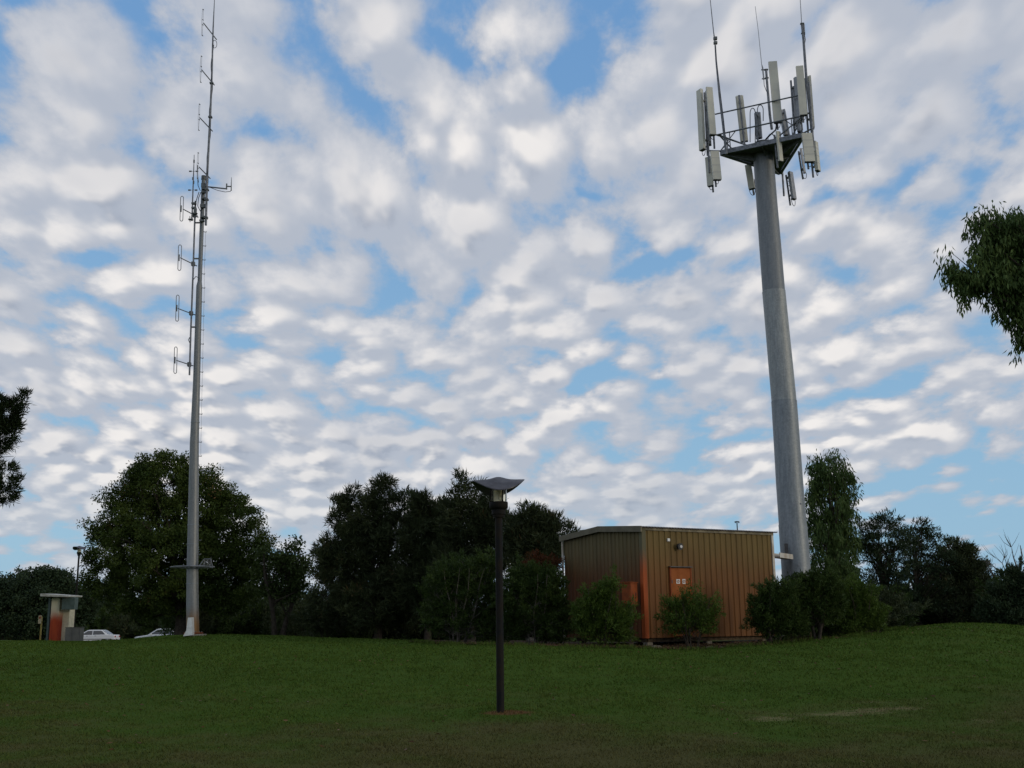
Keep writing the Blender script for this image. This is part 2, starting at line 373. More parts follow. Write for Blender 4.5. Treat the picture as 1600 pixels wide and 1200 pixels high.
# ------------------------------------------------------------------ ground, path, bed
def lawn_nodes(nd, ln, b, tc, blade=False):
    geo = N(nd, 'ShaderNodeNewGeometry'); P = geo.outputs['Position']
    n1 = N(nd, 'ShaderNodeTexNoise', i_Scale=.11, i_Detail=5.0, i_Roughness=.6); ln.new(P, n1.inputs['Vector'])
    n2 = N(nd, 'ShaderNodeTexNoise', i_Scale=.9, i_Detail=6.0, i_Roughness=.65); ln.new(P, n2.inputs['Vector'])
    n3 = N(nd, 'ShaderNodeTexNoise', i_Scale=22.0, i_Detail=4.0, i_Roughness=.7); ln.new(P, n3.inputs['Vector'])
    sp = N(nd, 'ShaderNodeSeparateXYZ'); ln.new(P, sp.inputs[0])
    # worn, drier turf close to the camera and in patches ; lusher towards the back
    f = math_(nd, ln, 'ADD', math_(nd, ln, 'MULTIPLY', n1.outputs['Fac'], 1.1), math_(nd, ln, 'MULTIPLY', n2.outputs['Fac'], .5))
    f = math_(nd, ln, 'ADD', f, mr(nd, ln, sp.outputs[1], 13, 28, .26, -.16, smooth=False))
    dry = mr(nd, ln, f, .74, 1.12)
    green = mixc(nd, ln, n2.outputs['Fac'], (.036, .076, .011), (.068, .110, .018))
    brown = mixc(nd, ln, n3.outputs['Fac'], (.058, .060, .021), (.100, .092, .036))
    c = mixc(nd, ln, dry, green, brown)
    c = mixc(nd, ln, mr(nd, ln, n3.outputs['Fac'], .30, .55, .22, 0), c, (.022, .026, .010))
    # the sandy worn strip on the right, and the earth round the lamp post
    def blob(cx, cy, sx, sy):
        ux = math_(nd, ln, 'DIVIDE', math_(nd, ln, 'SUBTRACT', sp.outputs[0], cx), sx); uy = math_(nd, ln, 'DIVIDE', math_(nd, ln, 'SUBTRACT', sp.outputs[1], cy), sy)
        return math_(nd, ln, 'EXPONENT', math_(nd, ln, 'MULTIPLY', math_(nd, ln, 'ADD', math_(nd, ln, 'MULTIPLY', ux, ux), math_(nd, ln, 'MULTIPLY', uy, uy)), -1.0))
    mp = N(nd, 'ShaderNodeMapping'); mp.inputs['Scale'].default_value = (.8, 3.2, 1); ln.new(P, mp.inputs[0])
    n4 = N(nd, 'ShaderNodeTexNoise', i_Scale=3.4, i_Detail=8.0, i_Roughness=.78); ln.new(mp.outputs[0], n4.inputs['Vector'])
    s = None
    for (px, py, sx, sy, k) in ((1290, 1122, 1.6, .5, .36), (1400, 1116, 1.5, .45, .36), (1200, 1132, .8, .35, .34), (1360, 1110, .9, .3, .32), (1560, 1130, 1.4, .6, .34), (1210, 1128, .6, .3, .3), (1500, 1062, 1.8, .6, .27), (1120, 1058, 1.2, .6, .2), (270, 1130, .8, .4, .22)):
        p = WZ(px, py, .02 if py > 1100 else .35)
        g = math_(nd, ln, 'MULTIPLY', blob(p.x, p.y, sx, sy), k)
        s = g if s is None else math_(nd, ln, 'ADD', s, g)
    s = math_(nd, ln, 'ADD', s, n4.outputs['Fac'])
    c = mixc(nd, ln, mr(nd, ln, s, .78, .98, 0, .68), c, (.22, .18, .10))
    lp = LAMP
    e = math_(nd, ln, 'ADD', math_(nd, ln, 'MULTIPLY', blob(lp.x + .12, lp.y - .05, .55, .5), .75), math_(nd, ln, 'MULTIPLY', n4.outputs['Fac'], .6))
    c = mixc(nd, ln, mr(nd, ln, e, .62, .85, 0, .9), c, (.12, .062, .03))
    if blade:
        at = N(nd, 'ShaderNodeAttribute', attribute_name='tint')
        c = mixc(nd, ln, mr(nd, ln, at.outputs['Fac'], 0, 1, 0, .26, smooth=False), c, (.15, .15, .05), 'MIX')
    ln.new(c, b.inputs['Base Color'])
    b.inputs['Roughness'].default_value = 1.0; b.inputs['Specular IOR Level'].default_value = .02
    if not blade:
        bp = N(nd, 'ShaderNodeBump', i_Strength=.8, i_Distance=.04)
        ln.new(math_(nd, ln, 'ADD', n3.outputs['Fac'], math_(nd, ln, 'MULTIPLY', n2.outputs['Fac'], 1.5)), bp.inputs['Height']); ln.new(bp.outputs[0], b.inputs['Normal'])
LAMP = WZ(782, 1113, .12)
for _ in range(6): LAMP = WZ(782, 1113, G(LAMP.x, LAMP.y))
LAMP.z = G(LAMP.x, LAMP.y)
M['lawn'] = mat('lawn', (.05, .07, .02), build=lambda nd, ln, b, tc: lawn_nodes(nd, ln, b, tc))
M['blade'] = mat('grass_blade', (.05, .07, .02), build=lambda nd, ln, b, tc: lawn_nodes(nd, ln, b, tc, True))
M['soil'] = mat('dark_mulch', (.024, .016, .011), .95, var=(.050, .034, .022), scale=5, bump=.8, bscale=26, spec=.02)
M['asphalt'] = mat('asphalt', (.05, .05, .052), .85, var=(.065, .063, .06), scale=2, bump=.3)

def make_ground():
    xs = np.concatenate([np.linspace(-2500, -90, 16), np.linspace(-80, 80, 260), np.linspace(90, 2500, 16)])
    ys = np.concatenate([np.linspace(-2500, -60, 12), np.linspace(-50, 4, 14), np.linspace(5, 85, 240), np.linspace(88, 200, 24), np.linspace(230, 5000, 14)])
    X, Y = np.meshgrid(xs, ys); Z = ground(X, Y)
    Z = np.where(Y < 10, Z * np.clip(Y / 10, 0, 1), Z)
    nx, ny = len(xs), len(ys)
    v = np.stack([X, Y, Z], -1).reshape(-1, 3)
    i = (np.arange(ny - 1)[:, None] * nx + np.arange(nx - 1)[None]).reshape(-1)
    f = np.stack([i, i + 1, i + nx + 1, i + nx], 1)
    me = bpy.data.meshes.new('ground'); me.from_pydata(v.tolist(), [], f.tolist()); me.update()
    for p in me.polygons: p.use_smooth = True
    me.materials.append(M['lawn'])
    o = bpy.data.objects.new('ground', me); col.objects.link(o); tag(o, kind='structure')
make_ground()

def sheet(name, poly, m, lift, n=40):
    """flat sheet that follows the ground : poly given in world x,y"""
    bm = bmesh.new(); vs_ = [bm.verts.new((x, y, 0)) for x, y in poly]; bm.faces.new(vs_)
    for k in range(n):
        pass
    xs = [p[0] for p in poly]; ys = [p[1] for p in poly]
    for a0, a1, nrm in ((min(xs), max(xs), (1, 0, 0)), (min(ys), max(ys), (0, 1, 0))):
        st = max(.35, (a1 - a0) / 120); k = a0 + st
        while k < a1:
            co = (k, 0, 0) if nrm[0] else (0, k, 0)
            bmesh.ops.bisect_plane(bm, geom=bm.verts[:] + bm.edges[:] + bm.faces[:], plane_co=co, plane_no=nrm); k += st
    for v in bm.verts: v.co.z = G(v.co.x, v.co.y) + lift
    me = bpy.data.meshes.new(name); bm.to_mesh(me); bm.free(); me.materials.append(m)
    o = bpy.data.objects.new(name, me); col.objects.link(o); return o

# car park far behind the crest
tag(sheet('car_park', [(-75, 96), (-8, 96), (-8, 118), (-75, 118)], M['asphalt'], .02), kind='structure')
# planted bed round the shed
bedpts = []
for px, py, Y in ((640, 0, 41), (700, 0, 38.6), (790, 0, 36.9), (880, 0, 36.0), (960, 0, 35.6), (1040, 0, 35.5), (1120, 0, 35.9), (1180, 0, 36.4), (1250, 0, 37.2), (1300, 0, 38.6), (1390, 0, 43), (1400, 0, 50), (1200, 0, 52), (700, 0, 50)):
    bedpts.append((XU(px, Y) + random.uniform(-.15, .15), Y + random.uniform(-.12, .12)))
tag(sheet('garden_bed', bedpts, M['soil'], .03), kind='structure')

def make_mesh_np(name, verts, faces, m, tint=None, parent=None, origin=(0, 0, 0)):
    nv, nf = len(verts), len(faces); k = faces.shape[1]
    me = bpy.data.meshes.new(name)
    me.vertices.add(nv); me.vertices.foreach_set('co', (verts - np.array(origin)).astype(np.float32).ravel())
    me.loops.add(nf * k); me.loops.foreach_set('vertex_index', faces.astype(np.int32).ravel())
    me.polygons.add(nf); me.polygons.foreach_set('loop_start', np.arange(0, nf * k, k, dtype=np.int32))
    try: me.polygons.foreach_set('loop_total', np.full(nf, k, dtype=np.int32))
    except Exception: pass
    if tint is not None:
        a = me.attributes.new('tint', 'FLOAT', 'FACE'); a.data.foreach_set('value', tint.astype(np.float32))
    me.update(calc_edges=True); me.validate()
    me.materials.append(m)
    o = bpy.data.objects.new(name, me); col.objects.link(o)
    if parent: o.parent = parent
    else: o.location = origin
    return o

def make_grass():
    N_ = 420000
    t = RNG.random(N_)
    Y = 11.5 * (54 / 11.5) ** (t ** 1.08)
    X = (RNG.random(N_) * 2 - 1) * Y * .53
    # clumping
    keep = np.sin(X * 3.1 + np.sin(Y * 2.3) * 2) * np.sin(Y * 2.7 + np.sin(X * 1.9) * 2) + RNG.normal(0, .8, N_) > -.6
    bp = bedpts; inside = np.zeros(N_, bool)
    for i in range(len(bp)):
        (x0, y0), (x1, y1) = bp[i], bp[(i + 1) % len(bp)]
        c_ = (y0 > Y) != (y1 > Y); xi = (x1 - x0) * (Y - y0) / (y1 - y0 + 1e-9) + x0; inside ^= c_ & (X < xi)
    keep &= ~inside
    X, Y = X[keep], Y[keep]; n = len(X)
    Z = ground(X, Y)
    h = RNG.uniform(.014, .036, n) * (1 + (RNG.random(n) < .02) * 1.0) * np.clip(Y / 20, .9, 1.7); w = RNG.uniform(.004, .009, n) * np.clip(Y / 13, 1, 4.5)
    a = RNG.random(n) * 6.283; lean = RNG.normal(0, .5, (n, 2)) * h[:, None]
    dx, dy = np.cos(a) * w, np.sin(a) * w
    v = np.empty((n, 3, 3)); v[:, 0] = np.stack([X - dx, Y - dy, Z - .004], 1); v[:, 1] = np.stack([X + dx, Y + dy, Z - .004], 1)
    v[:, 2] = np.stack([X + lean[:, 0], Y + lean[:, 1], Z + h], 1)
    f = np.arange(n * 3).reshape(n, 3)
    o = make_mesh_np('grass', v.reshape(-1, 3), f, M['blade'], RNG.random(n) ** 2.2)
    tag(o, 'short mown grass blades over the dark lawn', 'grass', kind='stuff')
make_grass()

# ------------------------------------------------------------------ plants
def leaf_faces(P, D, L, Wd, rng):
    n = len(P)
    D = D / np.linalg.norm(D, axis=1, keepdims=True)
    r = rng.normal(size=(n, 3)); S = np.cross(D, r); S /= np.linalg.norm(S, axis=1, keepdims=True) + 1e-9
    nn = np.cross(D, S)
    L = L[:, None]; Wd = Wd[:, None]
    v = np.empty((n, 4, 3))
    v[:, 0] = P; v[:, 1] = P + D * L * .45 + S * Wd * .5 + nn * L * .06; v[:, 2] = P + D * L; v[:, 3] = P + D * L * .45 - S * Wd * .5 + nn * L * .06
    return v.reshape(-1, 3), np.arange(n * 4).reshape(n, 4)

def crown_points(lobes, nclump, rng, shell=.5, jag=.16):
    """lobes : world (centre, (rx,ry,rz)) -> clump centres spread through their volume, most of them towards the outside"""
    vols = np.array([(l[1][0] * l[1][1] * l[1][2]) ** .72 for l in lobes]); cnt = np.maximum(4, (vols / vols.sum() * nclump)).astype(int)
    out = []; outd = []
    for (c, r), k in zip(lobes, cnt):
        d = rng.normal(size=(k, 3)); d /= np.linalg.norm(d, axis=1, keepdims=True)
        t = shell + (1 - shell) * rng.random(k) ** .6
        # uneven outline : a bumpy radius
        b = 1 + jag * (np.sin(d[:, 0] * 5 + c[0] * 3) * np.sin(d[:, 2] * 6 + c[2]) + np.sin(d[:, 1] * 7 + c[0]) * .6) + rng.normal(0, jag * .35, k)
        out.append(np.array(c) + d * np.array(r) * (t * b)[:, None]); outd.append(d)
    return np.concatenate(out), np.concatenate(outd)

STY = {  # leaf length, width, clump radius (xy, z), leaf direction, spread
    'broad':  dict(l=.17, w=.10, c=.42, cz=.32, dirn=None, shell=.45),
    'sheoak': dict(l=.34, w=.045, c=.27, cz=.25, dirn='upout', shell=.35, spray=.55, sdir=(.9, .45, .6)),
    'pine':   dict(l=.22, w=.045, c=.30, cz=.17, dirn='upout', shell=.45),
    'gum':    dict(l=.22, w=.055, c=.24, cz=.26, dirn='down', shell=.35, spray=.7, sdir=(.25, -.8, .5)),
    'shrub':  dict(l=.12, w=.034, c=.13, cz=.13, dirn='upout', shell=.2, spray=.45, sdir=(.7, .55, .5)),
}
def plant(name, label, cat, base, lobes, style, lm, nclump=260, per=150, trunk_r=.18, stems=1, limbs=26, seed=1, bark=None, group=None, scale=1.0,
          part='crown', wood='trunk', wspread=.3, jag=.16, csc=1.0, lsc=1.0, trunk_top=None, twig=None):
    rng = np.random.default_rng(seed); rnd = random.Random(seed)
    st = STY[style]; base = Vector(base)
    root = empty(name, base, label, cat, group)
    C, Dn = crown_points(lobes, nclump, rng, st['shell'], jag)
    low = base.z + .12
    C[:, 2] = np.maximum(C[:, 2], low)
    k = len(C)
    csz = rng.uniform(.6, 1.35, k) * csc
    cnt = (per * csz ** 1.6 / np.mean(csz ** 1.6)).astype(int) + 3
    idx = np.repeat(np.arange(k), cnt); n = len(idx)
    off = np.clip(rng.normal(size=(n, 3)), -1.7, 1.7) * .55
    off *= np.array([st['c'], st['c'], st['cz']])[None] * csz[idx][:, None]
    if 'spray' in st:
        so, su, sr = st['sdir']; sd = Dn * so + np.array([0, 0, su]) + rng.normal(size=(k, 3)) * sr; sd /= np.linalg.norm(sd, axis=1, keepdims=True)
        tt = rng.random(n) - .35; off *= np.clip(1.15 - tt * 1.1, .2, 1.2)[:, None]
        off += sd[idx] * (tt * st['spray'] * csz[idx])[:, None]
    P = C[idx] + off
    o_ = Dn[idx]; dr = st['dirn']; rn = rng.normal(size=(n, 3))
    if dr is None: D = rn + o_ * .4
    elif dr == 'up': D = rn * .38 + o_ * .35 + np.array([0, 0, 1.0])
    elif dr == 'upout': D = rn * .6 + o_ * .7 + np.array([0, 0, .5])
    elif dr == 'down': D = rn * .35 + o_ * .15 + np.array([0, 0, -1.0])
    if twig is not None: D = rn + o_ * .4
    L = rng.uniform(.6, 1.25, n) * st['l'] * lsc; Wd = rng.uniform(.7, 1.2, n) * st['w'] * lsc
    P[:, 2] = np.maximum(P[:, 2], base.z + .05)
    v, f = leaf_faces(P, D, L, Wd, rng)
    tint = np.clip(rng.random(k)[idx] * .75 + rng.random(n) * .25, 0, 1)
    make_mesh_np(part, v, f, lm, tint, root, tuple(base))
    # wood
    cen = Vector(np.mean(C, 0)); zt = float(np.max(C[:, 2]))
    mb = MB()
    axes = []
    for s in range(stems):
        a = 2 * math.pi * s / stems + rnd.random()
        sp = 0 if stems == 1 else wspread
        b0 = base + Vector((math.cos(a) * sp * .4, math.sin(a) * sp * .4, -.15))
        top = Vector(trunk_top) if trunk_top is not None else Vector((cen.x, cen.y, base.z + (zt - base.z) * .86))
        top = top + Vector((math.cos(a) * sp * 2.2, math.sin(a) * sp * 2.2, 0))
        pts = []
        for i in range(9):
            t = i / 8; p = b0.lerp(top, t)
            w_ = math.sin(t * math.pi) * (zt - base.z) * .035
            p = p + Vector((w_ * math.sin(s * 2.1 + 4 * t + seed), w_ * math.cos(s * 1.7 + 3 * t), 0)); pts.append(p)
        tr = trunk_r / (stems ** .4)
        mb.tube(pts, [tr * (1.25 if i == 0 else 1) * (1 - .82 * i / 8) for i in range(9)], 9)
        axes.append((pts, tr))
    order = rng.permutation(k)[:limbs * stems]
    for j, ci in enumerate(order):
        pts, tr = axes[j % stems]; tgt = Vector(C[ci])
        t = min(.95, max(.16, (tgt.z - base.z) / max(.1, (zt - base.z)) * rnd.uniform(.45, .85)))
        fi = t * 8; i0 = int(fi); p0 = pts[i0].lerp(pts[min(8, i0 + 1)], fi - i0)
        midp = p0.lerp(tgt, .5) + Vector((rnd.uniform(-1, 1), rnd.uniform(-1, 1), rnd.uniform(-.2, .9))) * (tgt - p0).length * .10
        r0 = tr * (1 - .82 * t) * .5
        q = [p0, p0.lerp(midp, .5) + (midp - p0.lerp(tgt, .5)) * .3, midp, midp.lerp(tgt, .55), tgt]
        mb.tube(q, [r0, r0 * .75, r0 * .5, r0 * .33, max(.006, r0 * .14)], 5)
        for _ in range(2):
            e = tgt + Vector((rnd.uniform(-1, 1), rnd.uniform(-1, 1), rnd.uniform(-.6, .9))) * st['c'] * 1.4
            mb.tube([q[3], q[3].lerp(e, .5) + Vector((0, 0, .04)), e], [max(.006, r0 * .28), max(.005, r0 * .18), .004], 4)
    mb.build(wood, bark or M['bark'], root, smooth=True)
    return root

def lobes_px(lst, Y, sh=1.0):
    """(px, py, rx, ry [,depth offset [,depth radius]]) in photo pixels at distance Y -> world ellipsoids"""
    out = []
    for l in lst:
        px, py, rx, ry = l[:4]; dy = l[4] if len(l) > 4 else 0
        c = W(px, py, Y + dy); k = (Y + dy) / F * 1.02
        out.append((tuple(c), (rx * k * sh, (l[5] if len(l) > 5 else rx * k * .9 * sh), ry * k * sh)))
    return out

# ------------------------------------------------------------------ street lamps
def make_lamp(loc, label, H=3.96):
    root = empty('street_lamp', loc, label, 'street lamp', 'hat-topped street lamps')
    zb = H - .60
    m = MB(); m.tube([(0, 0, -.2), (0, 0, 1.2), (0, 0, zb)], [.066, .064, .062], 20); o = m.build('pole', M['lamp_paint'], None, True); o.parent = root
    m = MB(); m.lathe([(.0, zb - .05), (.098, zb - .05), (.104, zb - .01), (.118, zb + .0), (.122, zb + .075), (.150, zb + .10), (.162, zb + .115), (.162, zb + .20), (.156, zb + .212), (0, zb + .212)], n=28)
    o = m.build('collar', M['lamp_paint'], None, True); o.parent = root
    z0, z1 = zb + .212, zb + .50
    m = MB(); m.lathe([(.143, z0), (.143, z1), (.137, z1), (.137, z0)], n=28); o = m.build('glass', GLASS, None, True); o.parent = root
    m = MB(); m.lathe([(0, z0), (.085, z0), (.087, z0 + .20), (.06, z0 + .22), (.05, z0 + .27), (0, z0 + .275)], n=18); o = m.build('bulb', M['bulb'], None, True); o.parent = root
    for k in range(4):
        a = R(28 + 90 * k); x, y = .150 * math.cos(a), .150 * math.sin(a)
        m = MB(); m.box((x, y, (z0 + z1) / 2 - .004), (.02, .02, z1 - z0 + .01), a, bev=.003); o = m.build('strut', M['lamp_paint'], None); o.parent = root
    # the hat : a saddle-shaped disc with a small domed crown
    m = MB(); nr, na = 14, 56; vs_, fs = [], []
    def zz(r, a):
        u = r / .455
        return z1 + .105 + .045 * math.exp(-(u / .30) ** 2) + (.108 * math.cos(2 * (a - R(7))) - .118) * u ** 1.7 + .012 * math.cos(a) * u ** 2
    for side in (0, 1):
        for i in range(nr + 1):
            r = .455 * i / nr
            for k in range(na):
                a = 2 * math.pi * k / na
                rr = r * (1 + .0 * math.cos(2 * a))
                vs_.append((rr * math.cos(a), rr * math.sin(a), zz(r, a) - side * .014))
    S = (nr + 1) * na
    for side in (0, 1):
        for i in range(nr):
            for k in range(na):
                q = (i * na + k, i * na + (k + 1) % na, (i + 1) * na + (k + 1) % na, (i + 1) * na + k)
                fs.append(tuple(side * S + t for t in (q if side == 0 else q[::-1])))
    for k in range(na): fs.append((nr * na + k, nr * na + (k + 1) % na, S + nr * na + (k + 1) % na, S + nr * na + k))
    m.add(vs_, fs); bmo = m.build('hat', M['hat'], None, True); bmo.parent = root
    m = MB(); m.lathe([(0, z1 - .005), (.155, z1 - .005), (.158, z1 + .012), (.10, z1 + .05), (0, z1 + .05)], n=24); o = m.build('reflector', M['lamp_paint'], None, True); o.parent = root
    return root
def glassb(nd, ln, b, tc): b.inputs['IOR'].default_value = 1.1
GLASS = mat('lantern_glass', (.9, .88, .8), .08, 0, trans=1.0, build=glassb)
M['bulb'] = mat('frosted_tube', (.95, .92, .78), .7, trans=.75, var=(.9, .85, .68), scale=8)
lamp = make_lamp(LAMP, 'tall dark street lamp with a wavy hat standing alone in the middle of the lawn', H=W(780, 746, LAMP.y).z - LAMP.z - .04)
hp = W(780, 746, LAMP.y)
print('LAMP', LAMP, 'top z', hp.z)
p2 = foot(116, 80); l2 = make_lamp(p2, 'distant street lamp rising behind the pale kiosk at the left', H=W(118, 853, 80).z - p2.z - .05); l2.rotation_euler.z = R(50)
def far_pole():
    p = foot(1160, 110); top = W(1160, 814, 110).z; r = empty('light_pole', p, 'tiny far pole with a small crossbar showing above the shed roof', 'pole')
    m = MB(); m.tube([p - Vector((0, 0, .2)), Vector((p.x, p.y, top))], [.09, .05], 8); m.build('pole', M['lamp_paint'], r, True)
    m = MB(); m.box((p.x, p.y, top - .06), (.46, .1, .07), bev=.01); m.build('crossbar', M['lamp_paint'], r)
    for s in (-1, 1): m = MB(); m.box((p.x + s * .17, p.y - .06, top - .15), (.12, .14, .1), bev=.02); m.build('light_head', M['hat'], r)
far_pole()

# ------------------------------------------------------------------ equipment shed
def make_shed():
    zb = W(1008, 997, 38).z; zt = W(1006, 824, 38).z
    C = Vector((XU(1008, 38), 38, 0)); Rp = Vector((XU(1215.5, 41.1), 41.1, 0))
    u = (Rp - C); Lr = u.length; u.normalize(); w = Vector((-u.y, u.x, 0)); Wl = 4.72
    root = empty('equipment_shed', (C.x, C.y, zb), 'low brown ribbed metal shed stained rust orange by sprinklers', 'shed')
    print('SHED', zb, zt, Lr)
    H = zt - zb; rise = .17
    def ribbed(a, d, n, length, height_fn, name, m, pitch):
        mb = MB(); prof = []
        t = 0; k = 0
        while t < length - 1e-4:
            for q, dep in ((0, 0), (.5, 0), (.62, .028), (.88, .028), (1.0, 0)):
                tt = t + q * pitch
                if tt <= length and (not prof or tt > prof[-1][0] + 1e-6): prof.append((tt, dep))
            t += pitch
        prof.append((length, 0))
        vs_ = []
        for tt, dep in prof:
            p = a + d * tt - n * dep
            vs_ += [Vector((p.x, p.y, zb)), Vector((p.x, p.y, zb + height_fn(tt)))]
        fs = [(2 * i, 2 * i + 2, 2 * i + 3, 2 * i + 1) for i in range(len(prof) - 1)]
        mb.add(vs_, fs); return mb.build(name, m, root)
    gh = lambda t: H + rise * (1 - abs(t - Wl / 2) / (Wl / 2))
    front_n = -w; end_n = -u
    ribbed(C, u, front_n, Lr, lambda t: H, 'front_wall', M['wall'], Lr / 24)
    ribbed(C, w, end_n, Wl, gh, 'end_wall', M['wall_end'], Wl / 21)
    B = C + w * Wl
    ribbed(B, u, w, Lr, lambda t: H, 'rear_wall', M['wall'], Lr / 24)
    ribbed(C + u * Lr, w, u, Wl, gh, 'far_end_wall', M['wall'], Wl / 21)
    # flashing at the near corner, pale trims at the others
    def post(p, mtl, nm, sx=.11, d=None):
        mb = MB(); q = p
        mb.box((q.x, q.y, zb + H / 2 - .01), (sx, sx, H), math.atan2(u.y, u.x), bev=.004); return mb.build(nm, mtl, root)
    post(C + (u + w) * .045, M['corner'], 'corner_flashing', .17)
    post(C + u * (Lr - .03) + w * .03, M['downpipe'], 'corner_flashing', .10)
    # downpipe on the far left corner
    dp = B + end_n * .06 + w * .03
    mb = MB(); mb.tube([(dp.x, dp.y, zb), (dp.x, dp.y, zb + H - .1)], .04, 10); mb.build('downpipe', M['downpipe'], root, True)
    # roof : two low slopes of corrugated sheet with visible scalloped ends at the eave
    mb = MB(); e = .13; n = 150
    vs_, fs = [], []
    zr = lambda t: zb + H + .03 + rise * (1 - abs(t - Wl / 2) / (Wl / 2))
    for i in range(n + 1):
        s = -e + (Lr + 2 * e) * i / n; dz = .016 * math.cos(i * math.pi / 1.5)
        for t in (-e, Wl / 2, Wl + e):
            p = C + u * s + w * t
            z = zb + H + .03 + rise * (1 - abs(t - Wl / 2) / (Wl / 2)) + dz
            vs_.append(Vector((p.x, p.y, z)))
    for i in range(n):
        for j in (0, 1): a = i * 3 + j; fs.append((a, a + 1, a + 4, a + 3))
    nv = len(vs_); vs_ += [v - Vector((0, 0, .02)) for v in vs_]
    fs += [tuple(nv + k for k in f[::-1]) for f in fs]
    for i in range(n): fs.append((i * 3, i * 3 + 3, nv + i * 3 + 3, nv + i * 3)); fs.append((i * 3 + 2, nv + i * 3 + 2, nv + i * 3 + 5, i * 3 + 5))
    for b in (0, n * 3):
        for j in (0, 1): fs.append((b + j, b + j + 1, nv + b + j + 1, nv + b + j))
    mb.add(vs_, fs); rf = mb.build('roof', M['roof'], root)
    # barge board on the end wall
    mb = MB()
    for t0, t1 in ((-e, Wl / 2), (Wl / 2, Wl + e)):
        p0 = C + end_n * (.05 + e * .4) + w * t0; p1 = C + end_n * (.05 + e * .4) + w * t1
        z0 = zr(t0) + .02; z1 = zr(t1) + .02
        poly = [(p0.x, p0.y, z0 - .20), (p1.x, p1.y, z1 - .20), (p1.x, p1.y, z1), (p0.x, p0.y, z0)]
        mb.slab(poly, end_n * .04)
    mb.build('barge_board', M['fascia'], root)
    # eave flashing
    mb = MB(); p = C + u * Lr / 2 + front_n * .02
    mb.box((p.x, p.y, zb + H - .045), (Lr + .02, .03, .09), math.atan2(u.y, u.x)); mb.build('eave_flashing', M['fascia'], root)
    # bearer under the floor, set back
    ang = math.atan2(u.y, u.x)
    mb = MB()
    for (p, l, a) in ((C + u * Lr / 2 + w * .35, Lr - .5, ang), (C + w * Wl / 2 + u * .35, Wl - .5, ang + math.pi / 2)):
        mb.box((p.x, p.y, zb - .07), (l, .12, .14), a)
    mb.build('floor_bearer', M['timber'], root)
    for s in (.4, Lr / 2, Lr - .4):
        for t in (.4, Wl - .4):
            p = C + u * s + w * t; g = G(p.x, p.y)
            mb = MB(); mb.box((p.x, p.y, (g - .3 + zb - .145) / 2), (.24, .24, max(.1, zb - .145 - g + .3)), ang, bev=.01); mb.build('footing', M['concrete'], root)
    # door on the front wall
    def along(px):     # distance along the front wall whose column is px
        d = ray(px, 950); d2 = Vector((d.x, d.y)); # EYE + d t = C + u s
        det = d.x * (-u.y) + u.x * d.y
        s = (d.x * C.y - d.y * C.x) / (d.y * u.x - d.x * u.y) if True else 0
        return s
    s0, s1 = along(1049), along(1079); sm = (s0 + s1) / 2; dw = s1 - s0
    pd = C + u * sm; zt_d = W(1063, 888, pd.y).z
    dr = MB(); q = pd + front_n * .035
    dr.box((q.x, q.y, (zt_d + zb + .05) / 2), (dw, .05, zt_d - zb - .05), ang, bev=.004); door = dr.build('door', M['door'], root)
    fr = MB()
    for sgn in (-1, 1):
        p = pd + u * (sgn * (dw / 2 + .025)) + front_n * .03; fr.box((p.x, p.y, (zt_d + zb) / 2 + .03), (.05, .09, zt_d - zb + .02), ang)
    fr.build('door_frame', M['rustbox'], root)
    p = pd + front_n * .06; fr = MB(); fr.box((p.x, p.y, zt_d + .045), (dw + .14, .14, .03), ang); fr.build('door_hood', M['black'], root)
    # two small pale pictogram stickers on the door
    for px, py, wd, ht in ((1059.5, 908.5, .155, .15), (1068.5, 908.5, .13, .16)):
        s = along(px); p = C + u * s + front_n * .064; z = W(px, py, p.y).z
        st = MB(); st.box((p.x, p.y, z), (wd, .004, ht), ang, bev=.001); st.build('door_sign', M['white'], door)
        mk = MB(); r = .045
        ring = [p + front_n * .004 + u * (r * math.cos(a)) + Vector((0, 0, z - p.z + r * math.sin(a))) for a in np.linspace(0, 2 * math.pi, 17)]
        mk.tube(ring, .009, 5, caps=False); mk.tube([ring[2], ring[10]], .008, 5); mk.build('door_sign_symbol', M['rustbox'], door)
    for hz in (.35, 1.1, 1.85):
        p = pd - u * (dw * .47) + front_n * .066; hg = MB(); hg.box((p.x, p.y, zb + hz), (.035, .02, .12), ang, bev=.003); hg.build('hinge', M['black'], door)
    p = pd + u * (dw * .36) + front_n * .085; hd = MB(); hd.box((p.x, p.y, zb + 1.02), (.03, .05, .13), ang, bev=.005); hd.build('handle', M['black'], door)
    # sensor plate and bulkhead floodlight above the door
    s = along(1048); p = C + u * s + front_n * .03; z = W(1048, 843.5, p.y).z
    mb = MB(); mb.box((p.x, p.y, z), (.11, .05, .10), ang, bev=.006); mb.build('wall_plate', M['white'], root)
    s = along(1063); p = C + u * s; z = W(1063, 853.5, p.y).z
    mb = MB(); c0 = p + front_n * .01; c0.z = z; c1 = p + front_n * .16 + Vector((.0, 0, -.02)); c1.z = z - .02
    mb.tube([c0, c0.lerp(c1, .3), c0.lerp(c1, .3), c1], [.05, .05, .10, .115], 16); fl = mb.build('floodlight', M['black'], root, True)
    mb = MB(); c2 = c1 + front_n * .008 + u * .02; mb.tube([c1 + u * .02, c2 + front_n * .004], [.055, .05], 14); mb.build('lens', M['lens'], fl, True)
    return C, u, w, zb, H, Lr, Wl
SH = make_shed()

